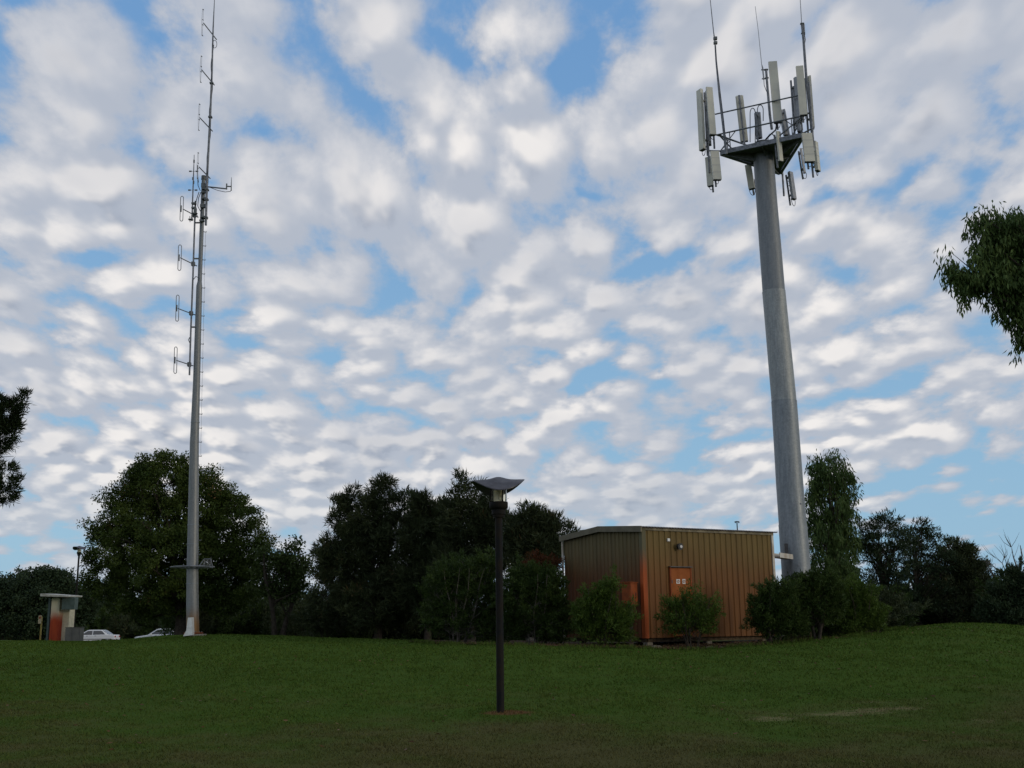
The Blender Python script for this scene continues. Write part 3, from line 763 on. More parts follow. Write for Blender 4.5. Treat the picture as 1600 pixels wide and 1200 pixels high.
# rusty meter box on a post, in front of the shed's end wall
def meter_box():
    Y = 37.9; b = foot(985, Y); r = empty('meter_box', b, 'rust orange metal box on a post beside the shed corner', 'meter box')
    ang = math.atan2(SH[1].y, SH[1].x) + math.pi / 2
    c = W(984, 928, Y); zt = W(984, 911, Y).z; z0 = W(984, 946, Y).z
    m = MB(); m.box((c.x, c.y, (zt + z0) / 2), (.55, .32, zt - z0), ang - R(62), bev=.012); bx = m.build('cabinet', M['rustbox'], r)
    m = MB(); m.box((c.x, c.y, zt + .018), (.62, .38, .03), ang - R(62), bev=.004); m.build('lid', M['rustbox'], bx)
    q = Quaternion((0, 0, 1), ang - R(62)); f = Vector((c.x, c.y, 0)) + q @ Vector((.12, -.166, 0))
    m = MB(); m.box((f.x, f.y, (zt + z0) / 2), (.03, .02, .1), ang - R(62)); m.build('latch', M['black'], bx)
    m = MB(); m.box((c.x, c.y, (z0 + b.z - .2) / 2), (.12, .12, z0 - b.z + .2), ang, bev=.006); m.build('post', M['timber'], r)
meter_box()

# ------------------------------------------------------------------ monopole tower
def make_tower():
    Y = 44.2
    base = foot(1249, Y)
    root = empty('monopole_tower', base, 'thick grey steel monopole with a triangular platform of pale panel antennas', 'phone tower')
    z0 = W(1203, 226, Y).z
    L, Rr, Fv = WZ(1125, 240, z0), WZ(1256, 212, z0), WZ(1219, 271, z0)
    cen = (L + Rr + Fv) / 3
    print('TOWER', z0, cen, L, Rr, Fv)
    ax = [Vector((W(px, py, Y).x, 0, W(px, py, Y).z)) for px, py in ((1250, 985), (1245.5, 895), (1237, 760), (1229.5, 622), (1215.5, 448), (1202.5, 250))]
    def axis(z):
        zs = [a.z for a in ax]; x = float(np.interp(z, zs, [a.x for a in ax]))
        ybl = np.interp(z, [zs[0], zs[-1]], [Y, cen.y]); return Vector((x, float(ybl), z))
    def z_at(py, px): return W(px, py, Y).z
    cuts = [(base.z - .3, .585), (z_at(820, 1241), .545), (z_at(624, 1230), .505), (z_at(448, 1215), .47), (z0 - .02, .425)]
    mats = [M['steel_mid'], M['steel_mid'], M['steel'], M['steel']]
    mats[2] = galv('galvanised_steel_upper', (.17, .185, .19), (.34, .36, .355))
    for i in range(4):
        za, ra = cuts[i]; zb_, rb = cuts[i + 1]
        ov = .25 if i < 3 else 0
        m = MB(); pts = [axis(za + (zb_ + .0 - za) * t) for t in (0, .33, .66, 1)]
        m.tube(pts, [ra - .007 if i else ra, ra - (ra - rb) * .33, ra - (ra - rb) * .66, rb + .006], 40); m.build('pole_section', mats[i], root, True)
        if i < 3:
            m = MB(); p = axis(zb_); m.tube([p - Vector((0, 0, .035)), p + Vector((0, 0, .02))], [rb + .008, rb + .007], 40); m.build('sleeve_edge', M['steel_dark'] if False else mats[i], root, True)
    # footing flange
    m = MB(); m.tube([axis(base.z - .3), axis(base.z + .15)], [1.1, 1.1], 24); m.build('footing', M['concrete'], root)
    # cable port and little plates on the lower section
    p = W(1228.5, 860, Y - .55); m = MB(); m.box(p, (.13, .12, .52), bev=.01); m.build('cable_port', M['black'], root)
    for px, py in ((1241, 786), (1248, 882), (1251, 787)):
        p = W(px, py, Y - .56); m = MB(); m.box(p, (.05, .06, .07)); m.build('step_socket', M['panel_back'], root)
    # platform : edge beams, deck, under-deck arms
    up = Vector((0, 0, 1))
    tri = [L, Rr, Fv]
    m = MB(); m.slab([v + (cen - v).normalized() * .16 for v in tri], (0, 0, .03)); m.build('deck', M['steel_dark'], root)
    for a, b in ((L, Rr), (Rr, Fv), (Fv, L)):
        d = (b - a).normalized(); c = (a + b) / 2; ang = math.atan2(d.y, d.x)
        m = MB(); m.box(c + up * .03, ((b - a).length * .97, .10, .20), ang); m.build('edge_beam', M['rail'], root)
    for v in tri:
        d = (v - cen).normalized(); a = cen + d * .4; m = MB()
        m.slab([a - up * .38, v - up * .10 - d * .1, v - d * .1, a], Vector((-d.y, d.x, 0)) * .06); m.build('support_arm', M['steel_dark'], root)
    # gussets : three more ribs
    for a, b in ((L, Rr), (Rr, Fv), (Fv, L)):
        v = (a + b) / 2; d = (v - cen).normalized(); a0 = cen + d * .4; m = MB()
        m.slab([a0 - up * .30, v - up * .06, v, a0], Vector((-d.y, d.x, 0)) * .04); m.build('deck_rib', M['rail'], root)
    # hub above the deck with cable entries
    m = MB(); p = axis(z0); m.tube([p + up * .03, p + up * .55, p + up * .62], [.42, .36, .2], 20); m.build('hub', M['steel_dark'], root, True)
    # handrails
    def ext(v, k): return cen + (v - cen) * k
    h1, h2 = .86, 1.82
    m = MB()
    for a, b in ((L, Rr), (Rr, Fv), (Fv, L)): m.tube([ext(a, 1.05) + up * h1, ext(b, 1.05) + up * h1], .035, 8)
    m.build('lower_rail', M['rail'], root, True)
    m = MB(); m.tube([ext(L, 1.06) + up * h2, ext(Rr, 1.02) + up * h2], .032, 8); m.build('upper_rail', M['rail'], root, True)
    # diagonal braces
    for v, o1, o2 in ((L, Rr, Fv), (Rr, L, Fv), (Fv, L, Rr)):
        for o in (o1, o2):
            a = v + (o - v) * .28 + up * .12; m = MB()
            m.tube([ext(v, 1.0) + up * h1, a + (o - v) * .05], .032, 7); m.tube([v + (o - v) * .13 + up * h1, v + (o - v) * .13 + up * .1], .022, 7)
            m.tube([v + up * .1, v + (o - v) * .2 + up * h1], .02, 7)
            m.build('brace', M['rail'], root, True)
    # panel antennas -------------------------------------------------
    def panel(px0, py0, px1, py1, Yd, wd, dp, yaw, back=False, pipe=True, stripes=0, loop=None, side_pipe=0):
        """top and bottom centre in photo pixels; yaw = direction the face looks, degrees from -Y (towards camera), positive to the right"""
        t = W(px0, py0, Yd); b = W(px1, py1, Yd)
        if yaw > 900: yaw -= 1000
        d = (t - b); Ln = d.length; d.normalize()
        fy = Vector((math.sin(R(yaw)), -math.cos(R(yaw)), 0)); fy = (fy - d * fy.dot(d)).normalized(); sx = d.cross(fy) * -1
        Mx = Matrix((sx, -fy, d)).transposed().to_quaternion()
        c = (t + b) / 2
        m = MB(); bm = bmesh.new(); bmesh.ops.create_cube(bm, size=1)
        for v in bm.verts:
            v.co = Vector((v.co.x * wd, v.co.y * dp, v.co.z * Ln))
        ve = [e for e in bm.edges if abs((e.verts[0].co - e.verts[1].co).normalized().z) > .9 and e.verts[0].co.y < 0]
        bmesh.ops.bevel(bm, geom=ve, offset=min(wd, dp) * .38, segments=4, affect='EDGES')
        bm.verts.index_update()
        m.add([Mx @ v.co + c for v in bm.verts], [[v.index for v in f.verts] for f in bm.faces]); bm.free()
        o = m.build('panel_antenna', M['panel_back'] if back else M['panel'], root, True)
        # end cap & mount pipe & brackets
        m = MB(); m.box(c - d * (Ln / 2 + .012), (wd * .92, dp * .85, .03), q=Mx); m.build('end_cap', M['black'], o)
        if stripes:
            for k in range(1, stripes + 1):
                m = MB(); m.box(c + d * (Ln * (k / (stripes + 1) - .5)), (wd * 1.01, dp * 1.02, .014), q=Mx); m.build('seam', M['panel_back'], o)
        if pipe:
            pc = c - fy * (dp / 2 + .13) + sx * side_pipe
            m = MB(); m.tube([pc - d * (Ln / 2 + .22), pc + d * (Ln / 2 - .06)], .042, 10); m.build('mount_pipe', M['rail'], o, True)
            for s in (-.33, .33):
                m = MB(); q = c + d * (Ln * s) - fy * (dp / 2 + .06) + sx * side_pipe; m.box(q, (.11, .15, .06), q=Mx); m.build('bracket', M['steel_dark'], o)
        if loop:
            bp_ = c - d * (Ln / 2); r = loop; pts = []
            for k in range(13):
                a = math.pi * (k / 12); pts.append(bp_ + sx * (r * math.cos(a)) * .7 - d * (r * 1.5 * math.sin(a) + .02) - fy * .03)
            e = pts[-1] + d * .5 - fy * (dp / 2 + .1)
            m = MB(); m.tube([pts[0] + d * .04] + pts + [pts[-1] + d * .15 - fy * .06, e], .013, 6); m.build('jumper_cable', M['cable'], o, True)
        return o
    yl, yr, yf, ym = L.y, Rr.y, Fv.y, (L.y + Rr.y) / 2
    # left corner
    panel(1094, 141, 1098.5, 234, yl - .1, .30, .20, -62, loop=.16, stripes=0)
    panel(1107.5, 137, 1113.5, 210.5, yl - .55, .28, .15, 14, loop=.12, side_pipe=.04)
    panel(1104.5, 146, 1109, 226, yl + .35, .22, .13, -115, back=True, pipe=True)
    panel(1107, 246, 1110.5, 290.5, yl + .2, .26, .16, -35, stripes=0, loop=.1)
    panel(1116, 237, 1120.5, 281, yl - .5, .36, .17, 8, stripes=3, loop=.1)
    # centre of the near edge
    panel(1207, 97, 1215.5, 191.5, ym - .25, .36, .16, -6, loop=.14)
    panel(1215, 206, 1219.5, 252, ym - .35, .20, .14, 30, stripes=0)
    # right corner
    panel(1249, 104, 1255.5, 180, yr - .55, .30, .16, -8, loop=.12)
    panel(1243, 122, 1249, 206, yr + .3, .24, .15, 60, back=True)
    panel(1239.5, 136, 1246, 196, yr + .6, .20, .12, -80, back=True)
    panel(1264, 120, 1270, 200, yr + .1, .26, .14, 80, stripes=4)
    panel(1260, 209, 1265, 253, yr - .45, .42, .17, 4, stripes=3, loop=.12)
    panel(1273, 222, 1277.5, 267, yr + .1, .26, .17, 50, stripes=3, loop=.12)
    # far side
    panel(1155, 150, 1163, 221, yf - 1.2, .34, .14, 165, back=False, loop=None)
    panel(1222, 172, 1229.5, 211, yf - .3, .30, .14, 190, back=True, pipe=True)
    panel(1183, 176, 1186, 216, yf - 2.4, .26, .16, 150, back=True, loop=None)
    panel(1169, 258, 1175, 295, yf - 1.0, .27, .18, 1000 - 25, stripes=0, loop=.18)
    panel(1234, 269, 1240, 311, yf - .2, .24, .17, 1000 + 40, stripes=5, loop=.2, back=True)
    panel(1251, 232, 1257, 270, yf - 1.6, .10, .08, 20, back=True, loop=.16)
    # feeder loops above the deck
    for px, py, w_, h_ in ((1176, 172, 8, 50), (1188, 167, 9, 22), (1205, 212, 10, 12)):
        Yc = cen.y - .3; pts = [W(px - w_ / 2, py + h_, Yc)]
        for k in range(11):
            a = math.pi * (1 - k / 10); pts.append(W(px + w_ / 2 * math.cos(a), py + 5 - 8 * math.sin(a), Yc))
        pts.append(W(px + w_ / 2, py + h_, Yc)); m = MB(); m.tube(pts, .02, 7); m.build('feeder_cable', M['rail'], root, True)
    # cable bundle dropping from the centre panel into the hub
    m = MB(); m.tube([W(1214, 192, ym - .25), W(1212, 203, ym - .3), W(1203, 211, ym), W(1198, 216, ym + .4), W(1192, 224, ym + .5)], .035, 7); m.build('feeder_cable', M['cable'], root, True)
    # whip antennas
    def whip(segs, Yd, clamp=None, thin=None):
        pts = [W(px, py, Yd) for px, py, _ in segs]
        m = MB(); m.tube(pts, [r for _, _, r in segs], 9); o = m.build('whip_antenna', M['rail'], root, True)
        for px, py, hh in (clamp or []):
            m = MB(); p = W(px, py, Yd); m.box(p, (.16, .12, hh), bev=.01); m.build('clamp', M['steel_dark'], o)
        return o
    o = whip([(1135, 241, .055), (1130, 195, .055), (1124.5, 150, .05), (1119, 95, .038), (1117.3, 66, .034), (1115, 50, .022), (1110, 2, .016), (1104, -58, .012)], yl - .5, [(1117.6, 60, .14), (1117.9, 67, .12)])
    m = MB(); m.tube([W(1137, 225, yl - .55), W(1133, 210, yl - .6), W(1131, 190, yl - .55), W(1120, 100, yl - .53), W(1118, 72, yl - .53)], .016, 6); m.build('cable', M['cable'], o, True)
    o = whip([(1206, 202, .06), (1203, 180, .058), (1199.5, 140, .055), (1197, 108, .052)], cen.y, [(1197.2, 109, .05), (1198, 122, .05)])
    m = MB(); m.tube([W(1193.5, 124, cen.y), W(1191.5, 106, cen.y), W(1190, 100, cen.y), W(1185, 50, cen.y), W(1180, 10, cen.y)], [.035, .035, .016, .013, .010], 7); m.build('rod', M['panel_back'], o, True)
    m = MB(); m.box(W(1194.5, 109, cen.y), (.28, .05, .04)); m.box(W(1195.5, 123, cen.y), (.28, .05, .04)); m.build('clamp', M['steel_dark'], o)
    m = MB(); m.tube([W(1193.5, 124, cen.y), W(1194, 133, cen.y), W(1197, 141, cen.y), W(1199, 145, cen.y)], .014, 6); m.build('cable', M['cable'], o, True)
    o = whip([(1270, 218, .06), (1266, 180, .06), (1259.5, 118, .058), (1255.5, 62, .052), (1253, 38, .05)], yr - .1, [(1253.3, 37, .05), (1254.8, 52, .05)])
    m = MB(); m.tube([W(1257, 54, yr - .1), W(1256, 38, yr - .1), W(1252.5, 36, yr - .1), W(1250.5, 2, yr - .1), W(1246, -55, yr - .1)], [.035, .035, .018, .015, .011], 7); m.build('rod', M['panel_back'], o, True)
    m = MB(); m.tube([W(1257, 54, yr - .1), W(1258.5, 62, yr - .1), W(1257, 70, yr - .1)], .014, 6); m.build('cable', M['cable'], o, True)
    # standoffs holding the corner masts
    for v in (L, Rr, Fv):
        d = (v - cen).normalized(); m = MB()
        for h in (.12, .86): m.tube([v - d * .1 + up * h, v + d * .55 + up * h], .035, 8)
        m.build('standoff', M['rail'], root, True)
        m = MB()
        m.tube([v + d * .5 - up * .9, v + d * .5 + up * 2.2], .045, 8); m.build('corner_mast', M['rail'], root, True)
make_tower()

# cable bridge from the shed to the tower
def cable_bridge():
    a = W(1212, 872, 42.3); b = W(1233, 871.5, 43.7)
    o = MB(); d = (b - a); d.z = 0; ang = math.atan2(d.y, d.x); c = (a + b) / 2
    o.box(c, (d.length, .30, .05), ang); n = Vector((-math.sin(ang), math.cos(ang), 0))
    for s in (-1, 1): o.box(c + n * .15 * s + Vector((0, 0, .07)), (d.length, .02, .18), ang)
    ob = o.build('cable_bridge', M['downpipe'], origin=(c.x, c.y, c.z)); tag(ob, 'pale metal cable tray joining the shed to the big pole', 'cable tray')
cable_bridge()

# ------------------------------------------------------------------ slim radio mast
def make_mast():
    Y = 51.0; base = foot(303, Y)
    root = empty('radio_mast', base, 'slender grey steel radio mast with loop dipoles and climbing pegs', 'radio mast')
    P = lambda px, py, dy=0: W(px, py, Y + dy)
    m = MB(); prof = [(301.5, 1000, 9.6), (300.7, 940, 9.2), (300.8, 885, 8.7), (303.7, 692, 7.0), (307.0, 600, 5.6), (311.4, 446, 4.7)]
    Sx = lambda w: w / F * Y
    m.tube([P(a, b) for a, b, c in prof], [Sx(c) for a, b, c in prof], 28); m.build('lower_pole', M['steel_rust'], root, True)
    m = MB(); m.tube([P(311.4, 447), P(312, 440)], [Sx(4.7), Sx(3.5)], 24); m.build('reducer', M['steel'], root, True)
    m = MB(); m.tube([P(312, 441), P(315, 360), P(318.3, 279)], [Sx(3.45), Sx(3.4), Sx(3.2)], 20); m.build('upper_pole', M['steel'], root, True)
    m = MB(); m.tube([P(318.2, 281), P(318.6, 275)], [Sx(4), Sx(4)], 20); m.build('top_cap', M['steel_dark'], root, True)
    for px, py in ((300.5, 912), (300.9, 850), (301.6, 820), (305, 660)):
        m = MB(); a = P(px, py + .7); b = P(px, py - .7); r = Sx(np.interp(py, [440, 600, 700, 885, 1000], [4.7, 5.6, 7.1, 8.7, 9.6])) + .012
        m.tube([a, b], r, 28); m.build('weld_ring', M['steel_mid'], root, True)
    # topmast clamped beside the pole
    m = MB(); tp = [(321.6, 352, 1.9), (323.6, 275, 1.9), (328.5, 182, 1.8), (331.2, 112, 1.5), (333, 45, 1.2), (335, 2, .6), (337, -45, .4)]
    m.tube([P(a, b, -.3) for a, b, c in tp], [Sx(c) for a, b, c in tp], 10); top = m.build('topmast', M['rail'], root, True)
    for px, py in ((328.6, 183), (330.7, 130), (322.5, 312), (323, 296), (321.8, 340)):
        m = MB(); m.box(P(px, py, -.3), (.18, .16, .09), bev=.01); m.build('clamp', M['steel_dark'], root)
    for px, py in ((320.5, 311), (321.0, 296), (319, 340)):
        m = MB(); m.box(P(px, py, -.15), (.28, .34, .07)); m.build('bracket', M['steel_dark'], root)
    # feeder cable spiralling on the topmast
    m = MB(); pts = []
    for k in range(60):
        py = 300 - k * 3.9; px = np.interp(py, [45, 112, 182, 275, 352], [333, 331.2, 328.5, 323.6, 321.6]) + 1.9 * math.sin(k * .34)
        pts.append(P(px, py, -.3 + .06 * math.cos(k * .34)))
    m.tube(pts, .014, 5); m.build('feeder_cable', M['cable'], root, True)
    # four dipoles of the top array : boom + vertical folded loop seen almost edge-on
    for (ex, ey, bx, by, lx, l0, l1) in ((318, 36, 338.5, 62, 316.5, 14, 56), (315, 109, 335, 133, 314, 87, 129), (312.3, 184, 332, 205, 311, 162, 204), (311, 261, 328.5, 279, 309, 238, 280)):
        m = MB(); m.tube([P(ex, ey, -.9), P(bx, by, .2)], .026, 7); o = m.build('dipole_boom', M['rail'], root, True)
        m = MB()
        pts = [P(lx, l0, -.92), P(lx + 1.4, l0 + 1, -.80), P(lx + .6, (l0 + l1) / 2, -.80), P(lx - .6, l1 - 1, -.80), P(lx - 1.2, l1, -.92), P(lx - 1.4, (l0 + l1) / 2, -1.0), P(lx, l0, -.92)]
        m.tube(pts, .008, 5, caps=False); m.build('dipole_loop', M['panel_back'], o, True)
        for py in (l0 + 1, (l0 + l1) / 2 - 4, (l0 + l1) / 2 + 4, l1 - .5):
            m = MB(); m.tube([P(lx - .8 + (l1 - py) * .03, py - .6, -.9), P(lx + .5 + (l1 - py) * .03, py + .6, -.9)], .024, 6); m.build('dipole_joint', M['steel_dark'], o, True)
    m = MB(); c = (335.5, 69)
    m.tube([P(331.8, 52, -.3)] + [P(c[0] + 3.4 * math.cos(a), c[1] + 6 * math.sin(a), -.35) for a in np.linspace(-2.4, 3.6, 16)], .014, 5); m.build('cable_coil', M['cable'], root, True)
    # side stay pole with four folded dipoles
    m = MB(); sp = [(296, 586), (298, 520), (301.5, 430), (303.8, 360), (305.4, 314)]
    m.tube([P(a, b, -.1) for a, b in sp], .042, 8); m.build('side_pole', M['rail'], root, True)
    for (px, py, qx) in ((297.5, 511, 309), (303, 404, 313), (304.5, 348, 316)):
        m = MB(); m.tube([P(px, py, -.1), P(qx, py, 0)], .04, 7); m.build('standoff', M['steel_dark'], root, True)
    for (x0, x1, y0, y1, ax_, ay, bx, by) in ((281, 287, 306.5, 345.6, 285.6, 326.5, 310, 339.5), (277.6, 284, 382.6, 422.7, 281.6, 402.7, 307.8, 415.6), (274.3, 280.2, 461, 502, 278, 482, 304.7, 492), (271.4, 277.2, 542, 583.6, 275.5, 563, 301.7, 571.6)):
        m = MB(); m.tube([P(ax_, ay, -.5), P(bx, by, .1)], .024, 7); o = m.build('dipole_boom', M['rail'], root, True)
        pts = []; rx = (x1 - x0) / 2; cx = (x0 + x1) / 2
        for k in range(9): a = math.pi * k / 8; pts.append(P(cx + rx * math.cos(a) * .75 + .5, y0 + rx - rx * math.sin(a), -.5))
        for k in range(9): a = math.pi * k / 8; pts.append(P(cx - rx * math.cos(a) * .75 - .5, y1 - rx + rx * math.sin(a), -.5))
        pts.append(pts[0]); m = MB(); m.tube(pts, .017, 7, caps=False); m.build('dipole_loop', M['rail'], o, True)
        m = MB(); m.tube([P(cx - .6, (y0 + y1) / 2 - 5, -.5), P(cx - 1.0, (y0 + y1) / 2 + 5, -.5)], .026, 6); m.build('dipole_feed', M['steel_dark'], o, True)
        m = MB(); m.box(P(bx - 6, (ay * .25 + by * .75), -.05), (.16, .16, .20), bev=.01); m.build('clamp', M['steel_dark'], o)
    # thin whip with two cross dumbbells
    m = MB(); m.tube([P(299.5, 345, -.2), P(300.3, 332, -.2), P(302, 285, -.2), P(303.5, 242, -.2)], [.035, .035, .03, .016], 7); w = m.build('whip_antenna', M['rail'], root, True)
    for px, py in ((302.6, 267.6), (301.2, 297)):
        m = MB(); a, b = P(px - 5.2, py, -.2), P(px + 5.2, py, -.2); m.tube([a, b], .010, 5)
        for q in (a, b): m.tube([q - Vector((.06, 0, 0)), q + Vector((.06, 0, 0))], .035, 6)
        m.build('cross_element', M['steel_dark'], w, True)
    for px, py in ((303.2, 252, ), (302.5, 285), (301.5, 279)):
        m = MB(); m.box(P(px, py, -.2), (.06, .06, .14)); m.build('element_joint', M['steel_dark'], w)
    # clutter of clamps, small whip and cables near the top
    for px, py, sx, sz in ((303, 318, .22, .09), (303, 325, .22, .09), (305, 330, .12, .3), (298, 343, .22, .05), (318, 290, .2, .24), (318.5, 300, .22, .12), (317, 322, .24, .18), (315.5, 345, .22, .1)):
        m = MB(); m.box(P(px, py, -.2), (sx, .16, sz), bev=.01); m.build('bracket', M['steel_dark'], root)
    for pts in ([(309, 281), (309.5, 290), (313, 298)], [(308.6, 258), (309, 275), (310, 285)], [(301, 345), (300, 335), (304, 330), (309, 334)], [(297, 347), (296.5, 338), (300, 341)],
                [(311, 300), (307, 312), (305, 326), (309, 340)], [(314, 300), (310, 310), (309, 322), (313, 330)], [(302, 437), (306, 432), (311, 434)], [(296.5, 527), (294.5, 531), (296.5, 536)]):
        m = MB(); m.tube([P(a, b, -.2) for a, b in pts], .018, 6); m.build('feeder_cable', M['cable'], root, True)
    # right-hand arm with yoke
    m = MB(); m.tube([P(321, 291.5, -.1), P(354, 295, -.5)], .035, 8); o = m.build('side_arm', M['rail'], root, True)
    m = MB(); m.tube([P(354, 296, -.5), P(354.3, 287, -.5)], .035, 7); m.tube([P(354, 291, -.5), P(361.5, 291.5, -.5)], .03, 7); m.tube([P(361.3, 298, -.5), P(361.4, 287, -.5), P(361.7, 277, -.5)], [.028, .02, .010], 7)
    m.build('yoke', M['steel_dark'], o, True)
    m = MB(); m.tube([P(326, 292, -.2), P(340, 297.5, -.4), P(352, 300, -.5), P(360, 299, -.5), P(361.3, 296, -.5)], .014, 6); m.build('cable', M['cable'], o, True)
    # climbing pegs up the right side, with a fall-arrest wire
    wire = []
    py = 362.0; k = 0
    while py < 870:
        cx = np.interp(py, [360, 440, 446, 600, 692, 885], [315, 312, 311.4, 307, 303.7, 300.8]); hw = np.interp(py, [360, 441, 446, 600, 692, 885], [3.3, 3.4, 4.7, 5.6, 7, 8.7])
        m = MB(); a = P(cx + hw - .6, py); b = P(cx + hw + 4.2, py + .8); m.tube([a, b, b + Vector((0, 0, .05))], .017, 6); m.build('climbing_peg', M['rail'], root, True)
        wire.append(P(cx + hw + 3.2, py))
        py += 21.9; k += 1
    m = MB(); m.tube(wire[:17], .006, 4); m.build('safety_wire', M['rail'], root)
    # anti-climb guard : flat star ring and mesh wing
    c = P(300.6, 886); r = Sx(33)
    m = MB()
    for k in range(8):
        a = 2 * math.pi * k / 8 + .1; e = c + Vector((math.cos(a) * r, math.sin(a) * r * .9, 0)); m.tube([c + (e - c) * .2, e], .03, 6)
        e2 = c + Vector((math.cos(a + math.pi / 4) * r, math.sin(a + math.pi / 4) * r * .9, 0)); m.tube([e, e2], .032, 6)
        f1, f2 = c + (e - c) * .62, c + (e2 - c) * .62; m.tube([f1, f2], .022, 6)
    m.build('guard_ring', M['rail'], root, True)
    m = MB(); m.tube([c - Vector((0, 0, .05)), c + Vector((0, 0, .06))], Sx(8.7) + .05, 24); m.build('guard_collar', M['steel_dark'], root, True)
    Wp = [P(311, 885, -.3), P(319, 873.5, -.3), P(329.5, 873.5, -.3), P(332.5, 887, -.3)]
    m = MB(); m.tube(Wp + [Wp[0]], .025, 6)
    for t in np.linspace(.08, .92, 9):
        b = P(311 + 21.5 * t, 886, -.3); tp_ = P(min(329.5, max(319, 311 + 21.5 * t)), 873.5 if 311 + 21.5 * t > 319 else 885 - (311 + 21.5 * t - 311) * 1.44, -.3)
        m.tube([b, tp_], .007, 4)
    for t in (876.5, 879.5, 882.5): m.tube([P(311 + (885 - t) * .7, t, -.3), P(329.5 + (t - 873.5) * .22, t, -.3)], .007, 4)
    m.build('guard_wing', M['rail'], root)
    # base flange, footing
    m = MB(); g = base; m.tube([g + Vector((0, 0, .12)), g + Vector((0, 0, .17))], .42, 20); m.build('base_flange', M['rustbox'], root)
    m = MB(); m.box(g + Vector((.1, 0, -.02)), (.85, .9, .24), R(6), bev=.02); m.build('footing', M['concrete'], root)
    for k in range(6): a = k * math.pi / 3; m = MB(); m.tube([g + Vector((math.cos(a) * .36, math.sin(a) * .36, .16)), g + Vector((math.cos(a) * .36, math.sin(a) * .36, .23))], .02, 6); m.build('anchor_bolt', M['steel_dark'], root)
make_mast()
# pale cable housing leaning on the mast foot
def cable_box():
    Y = 50.3; g = foot(293, Y); m = MB()
    P = lambda px, py: W(px, py, Y)
    z = g.z
    a, b, c, d = P(286, 994), P(300.5, 992.5), P(299.5, 964.5), P(293.5, 965)
    e = P(291, 985)
    m.slab([a, b, c, d, e], (0, .35, 0)); o = m.build('cable_housing', M['white'], origin=(a.x, a.y, z - .05)); tag(o, 'white wedge-shaped cable cover at the foot of the slim mast', 'cable housing')
cable_box()

# ------------------------------------------------------------------ kiosk, sign, cabinet
def kiosk():
    Y = 72; g = foot(92, Y); P = lambda px, py, dy=0: W(px, py, Y + dy)
    r = empty('kiosk', g, 'small pale kiosk with flat roof and red stained pillar', 'kiosk')
    def slabpx(x0, x1, y0, y1, dy, dep, m, nm, parent=r):
        a, b = P(x0, y1, dy), P(x1, y0, dy); mb = MB(); c = Vector(((a.x + b.x) / 2, Y + dy + dep / 2, (a.z + b.z) / 2)); mb.box(c, (b.x - a.x, dep, b.z - a.z), 0, bev=.01); return mb.build(nm, m, parent)
    slabpx(75.5, 94, 934, 1010, 0, .8, M['kioskwall'], 'wall')
    slabpx(94.2, 110, 934, 1010, .6, .9, M['kioskwall_clean'], 'wall')
    slabpx(73.5, 76.5, 933, 1010, .25, 1.0, M['greenpanel'], 'side_panel')
    slabpx(96, 117, 933, 952.5, -.2, .6, M['greenpanel'], 'signboard')
    mb = MB(); a, b = P(63, 927.5, -.7), P(106, 930.5, -.7); cz = (a.z + b.z) / 2
    mb.slab([a, b, b - Vector((0, 0, .09)), a - Vector((0, 0, .16))], (0, 2.4, .05)); mb.build('roof', M['kioskroof'], r)
    mb = MB(); a, b = P(68, 930.5, -.4), P(104, 932, -.4)
    mb.slab([a, b, b - Vector((0, 0, .10)), a - Vector((0, 0, .10))], (0, 1.9, 0)); mb.build('roof_beam', M['timber'], r)
kiosk()
def cabinet():
    Y = 69; g = foot(113, Y); P = lambda px, py: W(px, py, Y)
    a, b = P(100.5, 1010), P(125, 980.5); r = empty('utility_cabinet', g, 'squat grey brown cabinet beside the kiosk', 'cabinet')
    mb = MB(); mb.box(((a.x + b.x) / 2, Y + .35, (a.z + b.z) / 2), (b.x - a.x, .7, b.z - a.z), 0, bev=.02); mb.build('body', M['greybox'], r)
    mb = MB(); mb.box(((a.x + b.x) / 2, Y + .35, b.z + .016), (b.x - a.x + .06, .76, .03), 0, bev=.006); mb.build('lid', M['greybox'], r)
    for s in (-.01, .01):
        mb = MB(); mb.box(((a.x + b.x) / 2 + s * 24, Y - .012, (a.z + b.z) / 2 + .02), ((b.x - a.x) * .44, .02, (b.z - a.z) * .86), 0, bev=.004); mb.build('door', M['greybox'], r)
cabinet()
def signpost():
    Y = 66; g = foot(62, Y); P = lambda px, py: W(px, py, Y)
    r = empty('marker_sign', g, 'narrow faded yellow marker sign on a post left of the kiosk', 'sign')
    a = P(62.3, 1006); b = P(62.5, 963); mb = MB(); mb.box((a.x, Y, (g.z - .2 + b.z) / 2), (.075, .06, b.z - g.z + .2), 0); mb.build('post', M['yellow'], r)
    a, b = P(60, 974.5), P(65.8, 961.5); mb = MB(); mb.box(((a.x + b.x) / 2, Y - .05, (a.z + b.z) / 2), (b.x - a.x, .025, b.z - a.z), 0, bev=.004); mb.build('sign_plate', M['signface'], r)
    mb = MB(); c = (a + b) / 2; mb.box((c.x, Y - .066, c.z + .1), (.11, .004, .14)); mb.build('sign_symbol', M['rustbox'], r)
signpost()

